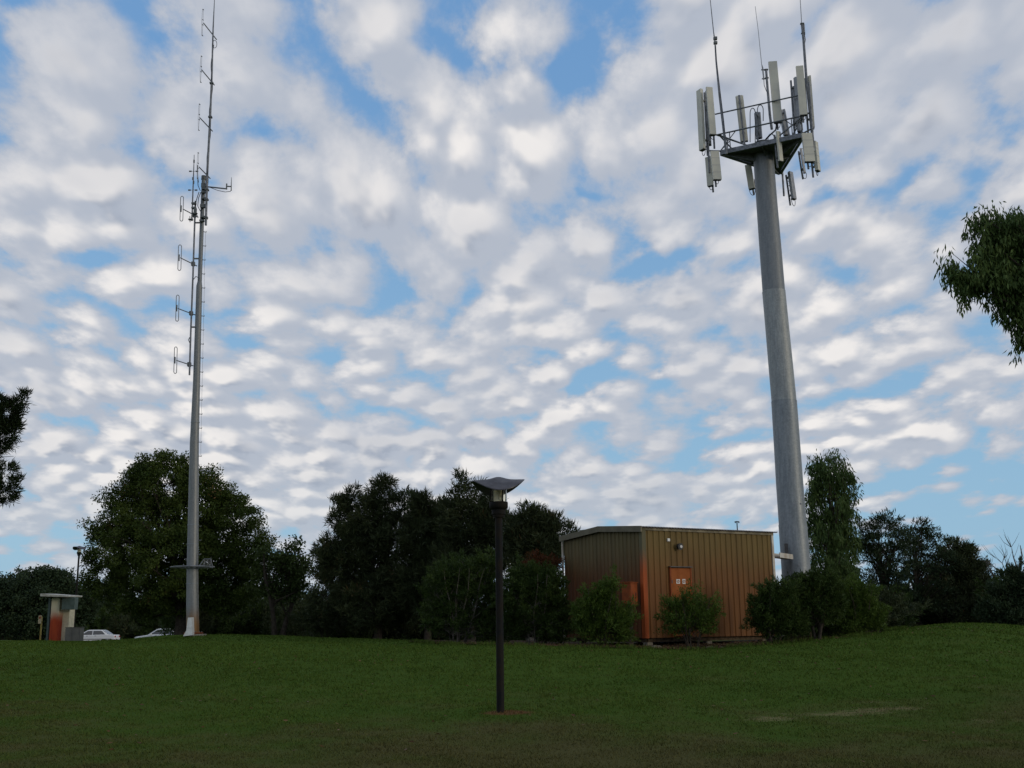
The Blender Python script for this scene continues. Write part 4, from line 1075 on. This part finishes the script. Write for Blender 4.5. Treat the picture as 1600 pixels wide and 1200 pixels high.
# ------------------------------------------------------------------ cars
def make_car(loc, rz, label, hood=1.15, wag=False):
    r = empty('parked_car', loc, label, 'car', 'white cars parked beyond the lawn'); r.rotation_euler = (0, 0, rz)
    Lc, Wc = 4.45, 1.70
    body = [(-2.2, .32), (-2.22, .62), (-2.12, .80), (-1.05, .93), (-.95, .95), (1.30, .99), (1.42, .99), (2.16, .95), (2.22, .80), (2.20, .34), (1.85, .26), (-1.9, .24)]
    cabin = [(-1.0, .93), (-.28, 1.36), (-.10, 1.41), (.95, 1.40), (1.10, 1.35), (1.62, .98)]
    def ext(prof, w0, w1=None):
        m = MB(); n = len(prof); zs = [p[1] for p in prof]; z0, z1 = min(zs), max(zs)
        vs_ = []
        for s in (-1, 1):
            for x, z in prof:
                t = (z - z0) / (z1 - z0); w = w0 + ((w1 if w1 else w0) - w0) * t; vs_.append((x, s * w / 2, z))
        return m.add(vs_, [tuple(range(n))[::-1], tuple(range(n, 2 * n))] + [(i, (i + 1) % n, n + (i + 1) % n, n + i) for i in range(n)])
    def part(m, nm, mt, par=r, smooth=False):
        o = m.build(nm, mt, None, smooth); o.parent = par; return o
    m = ext(body, Wc); o = part(m, 'body', M['carpaint'])
    md = o.modifiers.new('b', 'BEVEL'); md.width = .06; md.segments = 3; md.limit_method = 'ANGLE'
    m = ext(cabin, Wc - .06, Wc - .42); o = part(m, 'cabin', M['carpaint']); md = o.modifiers.new('b', 'BEVEL'); md.width = .05; md.segments = 3; md.limit_method = 'ANGLE'
    def sidew(z, s): t = (z - .93) / (1.41 - .93); return s * ((Wc - .06) + (-.36) * t) / 2
    for s in (-1, 1):
        for poly in ([(-.72, .985), (-.18, 1.32), (.22, 1.33), (.22, .985)], [(.29, .985), (.29, 1.33), (.92, 1.32), (1.08, 1.28), (1.36, .995)]):
            m = MB(); pts = [(x, sidew(z, s) + s * .012, z) for x, z in poly]; m.slab(pts, (0, -s * .02, 0)); part(m, 'side_window', M['carglass'])
        m = MB(); m.box((-.62, s * (Wc / 2 + .05), 1.0), (.1, .16, .11), bev=.02); part(m, 'mirror', M['carpaint'])
        m = MB(); m.box((0, s * (Wc / 2 + .004), .60), (3.9, .02, .05)); part(m, 'side_trim', M['black'])
        for x in (-1.38, 1.30):
            m = MB(); m.tube([(x, s * (Wc / 2 - .19), .31), (x, s * (Wc / 2 + .012), .31)], .31, 22); w = part(m, 'wheel', M['tyre'], smooth=True)
            m = MB(); m.tube([(x, s * (Wc / 2 - .02), .31), (x, s * (Wc / 2 + .02), .31)], .19, 16); part(m, 'rim', M['rim'], w, True)
        m = MB(); m.box((-2.2, s * .6, .70), (.06, .36, .14), bev=.01); part(m, 'headlight', M['lens'])
        m = MB(); m.box((2.205, s * .62, .80), (.04, .34, .14), bev=.01); part(m, 'tail_light', M['redlens'])
        for x in (.255, .98): m = MB(); m.box((x - .45, s * (Wc / 2 + .012), .88), (.12, .02, .03)); part(m, 'door_handle', M['black'])
    for prof, nm in (([(-.985, .955), (-.30, 1.365)], 'windscreen'), ([(1.58, 1.0), (1.10, 1.34)], 'rear_window')):
        (x0, z0), (x1, z1) = prof; m = MB(); sg = -1 if nm == 'windscreen' else 1
        w0, w1 = abs(sidew(z0, 1)) - .06, abs(sidew(z1, 1)) - .06
        m.slab([(x0, -w0, z0), (x0, w0, z0), (x1, w1, z1), (x1, -w1, z1)], (sg * .022, 0, .02)); part(m, nm, M['carglass'])
    m = MB(); m.box((-2.23, 0, .45), (.10, 1.62, .16), bev=.02); part(m, 'bumper', M['black']); m = MB(); m.box((2.24, 0, .47), (.10, 1.62, .16), bev=.02); part(m, 'bumper', M['carpaint'])
    m = MB(); m.box((-2.215, 0, .68), (.05, .8, .12)); part(m, 'grille', M['black'])
    return r
Yc = 103
def car_at(px_c, py_roof, Y, rz, label):
    p = W(px_c, py_roof, Y); z = p.z - 1.41; print('CAR z', z, 'ground', G(p.x, Y)); return make_car(Vector((p.x, Y, G(p.x, Y) + .03)), rz, label)
print('CARZ', W(145, 985, 103).z - 1.41, W(262, 981, 99).z - 1.41)
car_at(145, 985, 103, R(2), 'white sedan with dark windows parked beside the grey cabinet')
car_at(258, 981, 89, R(-20), 'white hatchback nose partly hidden by the dark tree trunk')

# ------------------------------------------------------------------ trees and shrubs
def tree_px(name, label, cat, px, Y, lobes, style, lm, **kw):
    return plant(name, label, cat, foot(px, Y), lobes_px(lobes, Y, .78 if style == 'shrub' else .93 if style in ('sheoak', 'gum') else 1.0), style, lm, **kw)
G_MID = 'dark bushy sheoaks behind the shed'
# the big dense tree behind the slim mast
tree_px('broadleaf_tree', 'broad dense round-crowned dark tree rising behind the slim mast', 'tree', 284, 60,
    [(262, 765, 62, 50), (215, 785, 48, 45, .5), (250, 738, 46, 30), (312, 790, 55, 50), (355, 815, 50, 45), (385, 855, 38, 45), (175, 850, 38, 42), (200, 825, 52, 55), (260, 850, 95, 70), (330, 880, 72, 60),
     (168, 905, 30, 38), (215, 920, 55, 42), (300, 925, 60, 35), (370, 920, 48, 36), (150, 862, 18, 26), (290, 745, 24, 20), (240, 722, 20, 14), (338, 770, 16, 16), (365, 790, 18, 16), (405, 880, 18, 24), (205, 762, 24, 22), (222, 745, 22, 20), (322, 762, 26, 24), (348, 790, 26, 24), (395, 850, 22, 26), (145, 895, 16, 26), (270, 880, 60, 60, -2), (230, 950, 40, 22), (350, 945, 40, 18)],
    'broad', L_fig, nclump=1450, per=105, trunk_r=.30, stems=1, limbs=46, seed=3, jag=.17, lsc=.8, csc=.85)
tree_px('broadleaf_tree', 'small open tree with crooked twin trunks right of the big round tree', 'tree', 435, 58,
    [(425, 862, 20, 16), (455, 868, 20, 18), (440, 885, 34, 18), (415, 905, 22, 20), (452, 905, 26, 18), (470, 890, 14, 16), (430, 925, 20, 12), (462, 858, 8, 9), (448, 930, 10, 8), (475, 920, 10, 9)],
    'broad', L_dark, nclump=120, per=62, trunk_r=.20, stems=2, limbs=14, seed=5, jag=.25, wspread=.5, csc=.85)
# sheoaks and gums in the middle
tree_px('sheoak_tree', 'tall feathery sheoak with three peaked tops left of the street lamp', 'tree', 590, 55,
    [(595, 775, 22, 26), (560, 800, 26, 28), (622, 790, 24, 26), (590, 820, 52, 40), (540, 815, 24, 30), (560, 870, 55, 50), (620, 870, 60, 60), (530, 880, 38, 45), (515, 925, 32, 36), (580, 940, 70, 40), (640, 930, 50, 50), (548, 775, 9, 16), (525, 790, 10, 12), (600, 757, 9, 12), (640, 800, 14, 22), (503, 870, 14, 16), (500, 905, 14, 14)],
    'sheoak', L_she, nclump=640, per=84, trunk_r=.20, limbs=46, seed=8, jag=.22)
tree_px('sheoak_tree', 'feathery sheoak with a rounded peak between the tallest sheoak and the lamp', 'tree', 668, 54,
    [(662, 800, 24, 22), (680, 815, 32, 28), (665, 850, 42, 42), (690, 870, 40, 50), (665, 920, 50, 50), (652, 788, 10, 12)],
    'sheoak', L_she, nclump=310, per=86, trunk_r=.17, limbs=24, seed=9, jag=.2)
tree_px('sheoak_tree', 'spiky topped tree directly behind the lamp head', 'tree', 738, 52,
    [(722, 775, 16, 22), (745, 800, 32, 26), (712, 800, 18, 24), (765, 815, 26, 32), (735, 840, 46, 42), (780, 850, 26, 36), (725, 890, 50, 44), (724, 757, 6, 10), (746, 770, 9, 12), (790, 870, 20, 40)],
    'sheoak', L_she, nclump=310, per=80, trunk_r=.17, limbs=26, seed=10, jag=.25)
tree_px('gum_tree', 'open grey green tree with gappy crown between the lamp and the shed', 'tree', 828, 50,
    [(830, 812, 22, 16), (812, 830, 20, 18), (845, 835, 20, 20), (865, 832, 12, 16), (828, 850, 36, 22), (850, 860, 34, 20), (820, 885, 34, 26), (872, 850, 14, 20), (828, 802, 9, 8), (868, 818, 6, 7), (890, 838, 12, 8)],
    'sheoak', L_she, nclump=250, per=70, trunk_r=.14, limbs=26, seed=12, jag=.3, bark=M['bark_pale'])
# the big twiggy shrub and its neighbours, close in front
tree_px('large_shrub', 'wide twiggy grey green shrub with bare pale stems behind the lamp post', 'shrub', 715, 40.2,
    [(715, 900, 48, 34), (690, 930, 36, 40), (740, 925, 46, 45), (755, 885, 30, 22), (675, 965, 26, 34), (715, 965, 50, 36), (765, 955, 30, 42), (770, 985, 32, 22)],
    'shrub', L_shrubd, nclump=520, per=75, trunk_r=.075, stems=10, limbs=22, seed=21, bark=M['bark_pale'], wspread=.45, jag=.2, part='foliage', wood='stems')
tree_px('large_shrub', 'dark rounded shrub with reddish tips between the lamp post and the shed', 'shrub', 835, 39.5,
    [(820, 905, 36, 30), (850, 915, 36, 30), (800, 935, 30, 40), (870, 945, 26, 36), (835, 955, 50, 42), (860, 980, 38, 24), (800, 975, 30, 28), (865, 905, 18, 14)],
    'shrub', L_shrubd, nclump=560, per=85, trunk_r=.07, stems=9, limbs=18, seed=22, bark=M['bark_pale'], wspread=.4, jag=.2, part='foliage', wood='stems')
tree_px('flowering_shrub', 'reddish orange leaved shrub top beside the pale downpipe of the shed', 'shrub', 848, 42,
    [(838, 880, 22, 10), (858, 884, 20, 11), (845, 892, 26, 12)], 'shrub', L_red, nclump=60, per=70, trunk_r=.06, stems=3, limbs=8, seed=23, part='foliage', wood='stems')
tree_px('shrub', 'bright green upright shrub in front of the shed end wall', 'shrub', 940, 36.6,
    [(955, 915, 12, 18), (940, 935, 28, 24), (952, 948, 16, 20), (925, 955, 26, 26), (955, 970, 36, 28), (925, 985, 26, 18), (970, 985, 20, 18), (985, 955, 5, 8), (905, 960, 12, 18)],
    'shrub', L_shrub, nclump=330, per=60, trunk_r=.05, stems=7, limbs=9, seed=24, wspread=.28, jag=.22, part='foliage', wood='stems')
tree_px('shrub', 'airy round green shrub standing in front of the orange door', 'shrub', 1080, 36.6,
    [(1062, 948, 22, 14), (1096, 946, 24, 13), (1050, 962, 18, 15), (1108, 960, 16, 15), (1080, 968, 34, 18), (1060, 980, 22, 11), (1100, 980, 20, 11), (1085, 930, 8, 8), (1070, 928, 6, 7), (1044, 944, 7, 9), (1120, 948, 6, 8)],
    'shrub', L_shrub, nclump=190, per=42, trunk_r=.05, stems=9, limbs=8, seed=25, wspread=.3, jag=.28, part='foliage', wood='stems')
tree_px('shrub', 'dark green shrub at the right corner of the shed', 'shrub', 1205, 37.2,
    [(1200, 930, 22, 18), (1225, 925, 22, 18), (1190, 950, 24, 20), (1220, 955, 36, 28), (1205, 975, 34, 20), (1240, 975, 24, 20), (1182, 965, 12, 18)],
    'shrub', L_shrubd, nclump=330, per=80, trunk_r=.06, stems=6, limbs=9, seed=26, wspread=.3, jag=.22, part='foliage', wood='stems')
tree_px('shrub', 'dark shrub with a twisted bare trunk below the big pole', 'shrub', 1276, 37.6,
    [(1262, 910, 28, 16), (1290, 915, 26, 16), (1270, 935, 34, 22), (1300, 945, 26, 22), (1250, 945, 22, 22), (1285, 960, 24, 12)],
    'shrub', L_shrubd, nclump=260, per=80, trunk_r=.10, stems=3, limbs=12, seed=27, wspread=.12, jag=.22, part='foliage', wood='stems')
tree_px('shrub', 'pale green drooping shrub on the right side of the bed', 'shrub', 1340, 41.5,
    [(1325, 925, 28, 22), (1350, 940, 26, 26), (1330, 965, 40, 30), (1365, 965, 22, 24), (1310, 965, 26, 28)],
    'shrub', L_shrub, nclump=300, per=75, trunk_r=.07, stems=6, limbs=10, seed=28, wspread=.35, jag=.22, part='foliage', wood='stems')
# right-hand trees
tree_px('tall_gum_tree', 'tall narrow drooping gum tree directly right of the big pole', 'tree', 1300, 52,
    [(1297, 738, 30, 26), (1275, 750, 16, 26), (1318, 748, 15, 26), (1300, 785, 36, 34), (1272, 800, 16, 36), (1325, 800, 13, 34), (1298, 835, 40, 36), (1300, 880, 44, 40), (1328, 850, 14, 24), (1300, 925, 46, 36), (1302, 716, 14, 8), (1278, 724, 9, 9)],
    'gum', L_euc, nclump=360, per=64, trunk_r=.22, limbs=60, seed=31, jag=.2)
tree_px('pine_tree', 'layered open pine with dark tufts right of the tall gum', 'tree', 1385, 54,
    [(1382, 820, 20, 15), (1362, 832, 16, 12), (1400, 835, 14, 13), (1345, 842, 12, 13), (1375, 850, 32, 14), (1355, 865, 26, 14), (1395, 868, 26, 16), (1380, 900, 40, 18), (1380, 940, 50, 26), (1345, 822, 7, 8), (1390, 808, 8, 7)],
    'pine', L_pine, nclump=280, per=40, trunk_r=.16, limbs=70, seed=32, jag=.3)
tree_px('pine_tree', 'spreading pine with separate foliage pads on the right skyline', 'tree', 1435, 55,
    [(1433, 822, 16, 10), (1418, 838, 12, 11), (1445, 838, 16, 10), (1462, 842, 15, 7), (1430, 855, 26, 13), (1455, 862, 16, 12), (1432, 890, 30, 14), (1425, 935, 44, 28), (1475, 846, 7, 5), (1470, 880, 20, 20)],
    'pine', L_pine, nclump=230, per=40, trunk_r=.16, limbs=70, seed=33, jag=.3)
tree_px('round_tree', 'round topped dark tree right of the two pines', 'tree', 1505, 56,
    [(1492, 868, 22, 16), (1512, 878, 22, 18), (1495, 900, 42, 28), (1528, 905, 18, 24), (1500, 940, 48, 38), (1540, 935, 16, 26), (1480, 950, 44, 28)],
    'sheoak', L_she, nclump=360, per=85, trunk_r=.2, limbs=24, seed=34, jag=.15)
tree_px('dark_shrub', 'low dark shrub at the right edge of the photo under the bare branches', 'shrub', 1585, 50,
    [(1590, 905, 22, 18), (1570, 930, 26, 24), (1610, 925, 34, 36), (1580, 960, 44, 28), (1640, 950, 40, 40), (1550, 965, 22, 20), (1700, 960, 50, 50)],
    'shrub', L_pine, nclump=480, per=80, trunk_r=.1, stems=4, limbs=10, seed=35, csc=1.4, lsc=1.5, part='foliage', wood='stems')
# bare dead tree
def dead_tree():
    Y = 53; b = foot(1590, Y); root = empty('dead_tree', b, 'leafless pale dead tree at the right edge', 'tree')
    rnd = random.Random(5)
    P = lambda px, py, dy=0: W(px, py, Y + dy)
    limbs = {0: [(1592, 1000), (1590, 950), (1588, 915), (1592, 890), (1597, 868), (1594, 852)], 1: [(1590, 950), (1578, 915), (1572, 895), (1566, 880), (1556, 872)], 2: [(1592, 895), (1584, 872), (1580, 855)],
             3: [(1575, 905), (1574, 885), (1570, 872)], 4: [(1588, 920), (1604, 895), (1612, 875)], 5: [(1572, 895), (1556, 888), (1548, 882)], 6: [(1566, 935), (1556, 905), (1548, 890), (1542, 886)]}
    m = MB()
    for k, pts in limbs.items():
        r0 = .12 if k == 0 else .05
        q = [P(a, c, rnd.uniform(-.3, .3)) for a, c in pts]; n = len(q); m.tube(q, [r0 * (1 - .88 * i / (n - 1)) for i in range(n)], 6)
        for _ in range(9):
            i = rnd.randrange(1, n); dd_ = (q[i] - q[i - 1]).normalized(); e = q[i] + (dd_ + Vector((rnd.uniform(-.7, .7), rnd.uniform(-.7, .7), rnd.uniform(.0, .5)))) * rnd.uniform(.25, .8)
            mid = q[i].lerp(e, .5) + Vector((rnd.uniform(-.08, .08), 0, -.05)); m.tube([q[i], mid, e], [.014, .010, .004], 4)
    m.build('trunk', M['bark_pale'], root, True)
dead_tree()
# far left group
for i, (px, lob, lab, sd) in enumerate((
    (60, [(55, 905, 30, 16), (35, 915, 20, 18), (75, 900, 18, 14), (55, 930, 44, 22), (50, 965, 50, 30)], 'rounded dark tree behind the kiosk roof on the left skyline', 41),
    (95, [(92, 905, 16, 14), (85, 925, 24, 18), (108, 925, 14, 16), (95, 955, 34, 30), (130, 945, 24, 26)], 'smaller clumpy tree behind the far lamp pole', 42),
    (10, [(8, 920, 26, 16), (-20, 925, 30, 26), (5, 950, 34, 34), (-40, 960, 40, 34)], 'dark tree at the left edge on the skyline', 43))):
    tree_px('round_tree', lab, 'tree', px, 88, lob, 'broad', L_pine, nclump=330, per=75, trunk_r=.25, limbs=14, seed=sd, lsc=1.25, csc=1.2, jag=.25)
# near trees whose branches enter from the sides
def near_tree(name, label, base, lobes, style, lm, trunk_top, **kw):
    b = Vector(base); b.z = G(b.x, b.y)
    return plant(name, label, 'tree', b, lobes, style, lm, trunk_top=trunk_top, **kw)
def LP(lst, Y, dr=None):
    out = []
    for l in lst:
        px, py, rx, ry = l[:4]; dy = l[4] if len(l) > 4 else 0
        c = W(px, py, Y + dy); k = (c - EYE).dot(ray(800, 600).normalized()) / F
        out.append((tuple(c), (rx * k, dr or rx * k * .8, ry * k)))
    return out
Yg = 19.0
bx = W(1830, 900, Yg).x
near_tree('gum_tree', 'near gum tree whose drooping leafy bough hangs in from the right edge', (bx, Yg + .5, 0),
    LP([(1545, 345, 28, 20), (1585, 350, 36, 22), (1610, 385, 60, 42), (1560, 385, 34, 34), (1530, 425, 34, 26), (1492, 422, 20, 22), (1512, 448, 22, 16), (1560, 440, 40, 26), (1610, 430, 50, 40), (1590, 480, 26, 24), (1612, 515, 24, 30), (1576, 488, 14, 18), (1600, 535, 10, 18), (1592, 500, 18, 30),
        (1700, 340, 90, 70), (1700, 450, 90, 60), (1800, 300, 120, 90), (1850, 420, 120, 80), (1950, 350, 120, 100)], Yg),
    'gum', L_euc, (bx + .2, Yg + .5, 10.2), nclump=2500, per=36, trunk_r=.26, limbs=70, seed=51, csc=.5, lsc=.62, jag=.22)
Yn = 24.0
bx = W(-170, 900, Yn).x
near_tree('cypress_tree', 'near dark tree whose feathery boughs poke in from the left edge', (bx, Yn, 0),
    LP([(36, 622, 9, 9), (22, 640, 16, 14), (8, 655, 22, 24), (18, 672, 16, 18), (-10, 690, 26, 22), (-20, 640, 26, 26), (8, 735, 9, 10), (18, 758, 11, 13), (0, 760, 18, 24), (12, 778, 10, 9), (-25, 760, 26, 34), (-60, 690, 60, 90), (-120, 640, 70, 110), (-180, 700, 90, 160), (-160, 850, 80, 80)], Yn),
    'sheoak', L_sil, (bx, Yn, 7.8), nclump=1700, per=80, trunk_r=.2, limbs=60, seed=52, csc=.30, lsc=.42, jag=.18)

# low thicket along the back : a few prototypes copied, each with its own turn and size
protos = []
for k in range(4):
    lob = [((random.uniform(-1.2, 1.2), random.uniform(-.8, .8), random.uniform(.7, 1.7)), (random.uniform(.8, 1.3), .9, random.uniform(.6, 1.0))) for _ in range(6)]
    protos.append(plant('thicket_bush', 'dark untidy bush in the low thicket behind the lawn', 'bush', (0, 0, 0), lob, 'shrub', L_shrubd if k % 2 else L_she, nclump=110, per=55, trunk_r=.05, stems=4, limbs=7,
                        seed=60 + k, csc=1.5, lsc=1.6, part='foliage', wood='stems', group='low bushes behind the lawn'))
spots = []
rr = random.Random(4)
for px in range(-60, 1700, 24):
    if px < 300: Y = rr.uniform(112, 118); sc_ = rr.uniform(1.3, 1.9)
    elif px < 500: Y = rr.uniform(66, 74); sc_ = rr.uniform(.9, 1.25)
    elif px < 900: Y = rr.uniform(56, 62); sc_ = rr.uniform(.8, 1.15)
    elif px < 1230: continue
    else: Y = rr.uniform(52, 60); sc_ = rr.uniform(.7, 1.1)
    spots.append((px + rr.uniform(-8, 8), Y, sc_))
for px, Y, s_ in ((1236, 42.2, .62), (1262, 42.0, .66), (1290, 42.4, .7), (1318, 44.5, .7), (1375, 46, .8)): spots.append((px, Y, s_))
for px in range(-40, 700, 30): spots.append((px + rr.uniform(-10, 10), rr.uniform(119, 126), rr.uniform(2.0, 2.7)))
for i, (px, Y, s_) in enumerate(spots):
    o = protos[i % 4]
    if i >= 4: o = copy_tree(o)
    if Y > 100: lb, gp = 'dark bush in the low thicket behind the parked cars and mast', 'bushes behind the car park'
    elif px < 500: lb, gp = 'dark low bush between the round tree and the feathery sheoaks', 'bushes under the left trees'
    elif px < 900: lb, gp = 'dark low bush growing beneath the feathery sheoaks', 'bushes under the sheoaks'
    else: lb, gp = 'dark low bush beneath the pines right of the big pole', 'bushes under the right trees'
    o['label'] = lb; o['group'] = gp
    f_ = foot(px, Y); o.location = (f_.x, f_.y, f_.z - .05); o.rotation_euler.z = rr.uniform(0, 6.28); o.scale = (s_, s_, s_ * rr.uniform(.85, 1.15))
# low pale picket edging below the right shrubs
def pickets():
    a, b = foot(1228, 38.4), foot(1266, 38.0); r = empty('picket_edging', a, 'short row of small pale pickets under the right shrubs', 'picket edging')
    for i in range(12):
        p = a.lerp(b, i / 11); p.z = G(p.x, p.y); m = MB(); m.box(p + Vector((0, 0, .12)), (.035, .03, .28 + .03 * math.sin(i * 2.3)), bev=.004); m.build('picket', M['timber'], r)
    m = MB(); d = b - a; m.box((a + b) / 2 + Vector((0, .03, .14)), (d.length, .02, .035), math.atan2(d.y, d.x)); m.build('picket_rail', M['timber'], r)
pickets()
# rocks and fallen timber in the bed
M['stone'] = mat('dull_stone', (.16, .13, .09), .9, var=(.10, .08, .055), scale=7, bump=.5)
def rocks():
    for i, (px, py, s_, lab) in enumerate(((1023, 1010, .17, 'pale flat rock in the mulch under the shed corner'), (1108, 1006, .10, 'small pale rock in the mulch right of the door shrub'), (1125, 1008, .07, 'tiny stone near the door shrub'))):
        p = foot(px, 36.6 - .25 * i); bm = bmesh.new(); bmesh.ops.create_icosphere(bm, subdivisions=3, radius=1)
        for v in bm.verts:
            n = mnoise.noise(v.co * 1.7 + Vector((i * 5, 0, 0))); v.co = v.co * (1 + .3 * n); v.co = Vector((v.co.x * s_ * 1.4, v.co.y * s_, v.co.z * s_ * .5))
        me = bpy.data.meshes.new('rock'); bm.to_mesh(me); bm.free(); me.materials.append(M['stone']); o = bpy.data.objects.new('rock', me); col.objects.link(o); o.location = p + Vector((0, 0, s_ * .15)); tag(o, lab, 'rock')
rocks()
# distant wooded ridge and hill
def hill():
    xs = np.linspace(-900, 900, 180); m = MB(); vs_, fs = [], []
    for x in xs:
        h = 7 + 5 * mnoise.noise(Vector((x * .006, 0, 3))) + 2.0 * mnoise.noise(Vector((x * .03, 0, 5)))
        cx = XU(455, 700); h += 9 * math.exp(-((x - cx) / 16) ** 2)
        for k, (dy, hz) in enumerate(((-60, -3), (-35, .55), (-15, .9), (0, 1.0), (40, .6), (90, -3))): vs_.append((x, 700 + dy + 10 * mnoise.noise(Vector((x * .02, k, 0))), h * hz if hz > 0 else hz))
    for i in range(len(xs) - 1):
        for k in range(5): a = i * 6 + k; fs.append((a, a + 6, a + 7, a + 1))
    m.add(vs_, fs); o = m.build('hills', M['hill'], None, True); tag(o, kind='structure')
M['hill'] = mat('far_wooded_hill', (.03, .045, .035), .95, var=(.05, .06, .045), scale=.05, bump=1, bscale=.3)
hill()

# fallen leaves on the mulch and a few on the lawn
def litter():
    rng = np.random.default_rng(77); bx = np.array(bedpts)
    X = rng.uniform(bx[:, 0].min() - .3, bx[:, 0].max(), 9000); Y = rng.uniform(bx[:, 1].min() - .35, bx[:, 1].min() + 4.5, 9000)
    X2 = rng.uniform(-14, 14, 420); Y2 = 12 + 22 * rng.random(420) ** .8
    X = np.concatenate([X, X2]); Y = np.concatenate([Y, Y2]); n = len(X)
    ins = np.zeros(n, bool)
    for i in range(len(bedpts)):
        (x0, y0), (x1, y1) = bedpts[i], bedpts[(i + 1) % len(bedpts)]
        ins ^= ((y0 > Y) != (y1 > Y)) & (X < (x1 - x0) * (Y - y0) / (y1 - y0 + 1e-9) + x0)
    kp = ins | (np.arange(n) >= 9000) | (rng.random(n) < .02); X, Y = X[kp], Y[kp]; n = len(X)
    Z = ground(X, Y) + .045
    D = rng.normal(size=(n, 3)) * np.array([1, 1, .25]); P = np.stack([X, Y, Z], 1)
    v, f = leaf_faces(P, D, rng.uniform(.05, .12, n), rng.uniform(.018, .04, n), rng)
    v[:, 2] = np.maximum(v[:, 2], np.repeat(Z, 4) - .012)
    o = make_mesh_np('leaf_litter', v, f, leafmat('dry_fallen_leaf', (.055, .034, .018), (.17, .10, .05), trl=.1), rng.random(n)); tag(o, 'brown fallen leaves scattered on the mulch and lawn', 'leaf litter', kind='stuff')
litter()
# ragged taller grass where the lawn meets the bed, and weeds in the turf
def tufts():
    rng = np.random.default_rng(78); bp = np.array(bedpts[:12]); c = []
    for i in range(len(bp) - 1):
        L = np.linalg.norm(bp[i + 1] - bp[i]); k = int(L * 7); t = rng.random(k)[:, None]; c.append(bp[i] + (bp[i + 1] - bp[i]) * t + rng.normal(0, .13, (k, 2)))
    k = 260; w = np.stack([rng.uniform(-13, 13, k), 12.5 + 24 * rng.random(k)], 1); nb = sum(len(a) for a in c); c.append(w); C = np.concatenate(c)
    idx = np.repeat(np.arange(len(C)), 26); n = len(idx); edge = idx < nb
    XY = C[idx] + rng.normal(0, 1, (n, 2)) * np.where(edge, .10, .07)[:, None]; Z = ground(XY[:, 0], XY[:, 1])
    h = rng.uniform(.05, .16, n) * np.where(edge, 1.0, .55); a = rng.random(n) * 6.28; wd = np.where(edge, .014, .008)
    dx, dy = np.cos(a) * wd, np.sin(a) * wd; ln_ = rng.normal(0, .45, (n, 2)) * h[:, None]
    v = np.empty((n, 3, 3)); v[:, 0] = np.stack([XY[:, 0] - dx, XY[:, 1] - dy, Z - .005], 1); v[:, 1] = np.stack([XY[:, 0] + dx, XY[:, 1] + dy, Z - .005], 1); v[:, 2] = np.stack([XY[:, 0] + ln_[:, 0], XY[:, 1] + ln_[:, 1], Z + h], 1)
    o = make_mesh_np('grass_tufts', v.reshape(-1, 3), np.arange(n * 3).reshape(n, 3), M['blade'], rng.random(n)); tag(o, 'taller ragged grass tufts along the bed edge and in the lawn', 'grass', kind='stuff')
tufts()
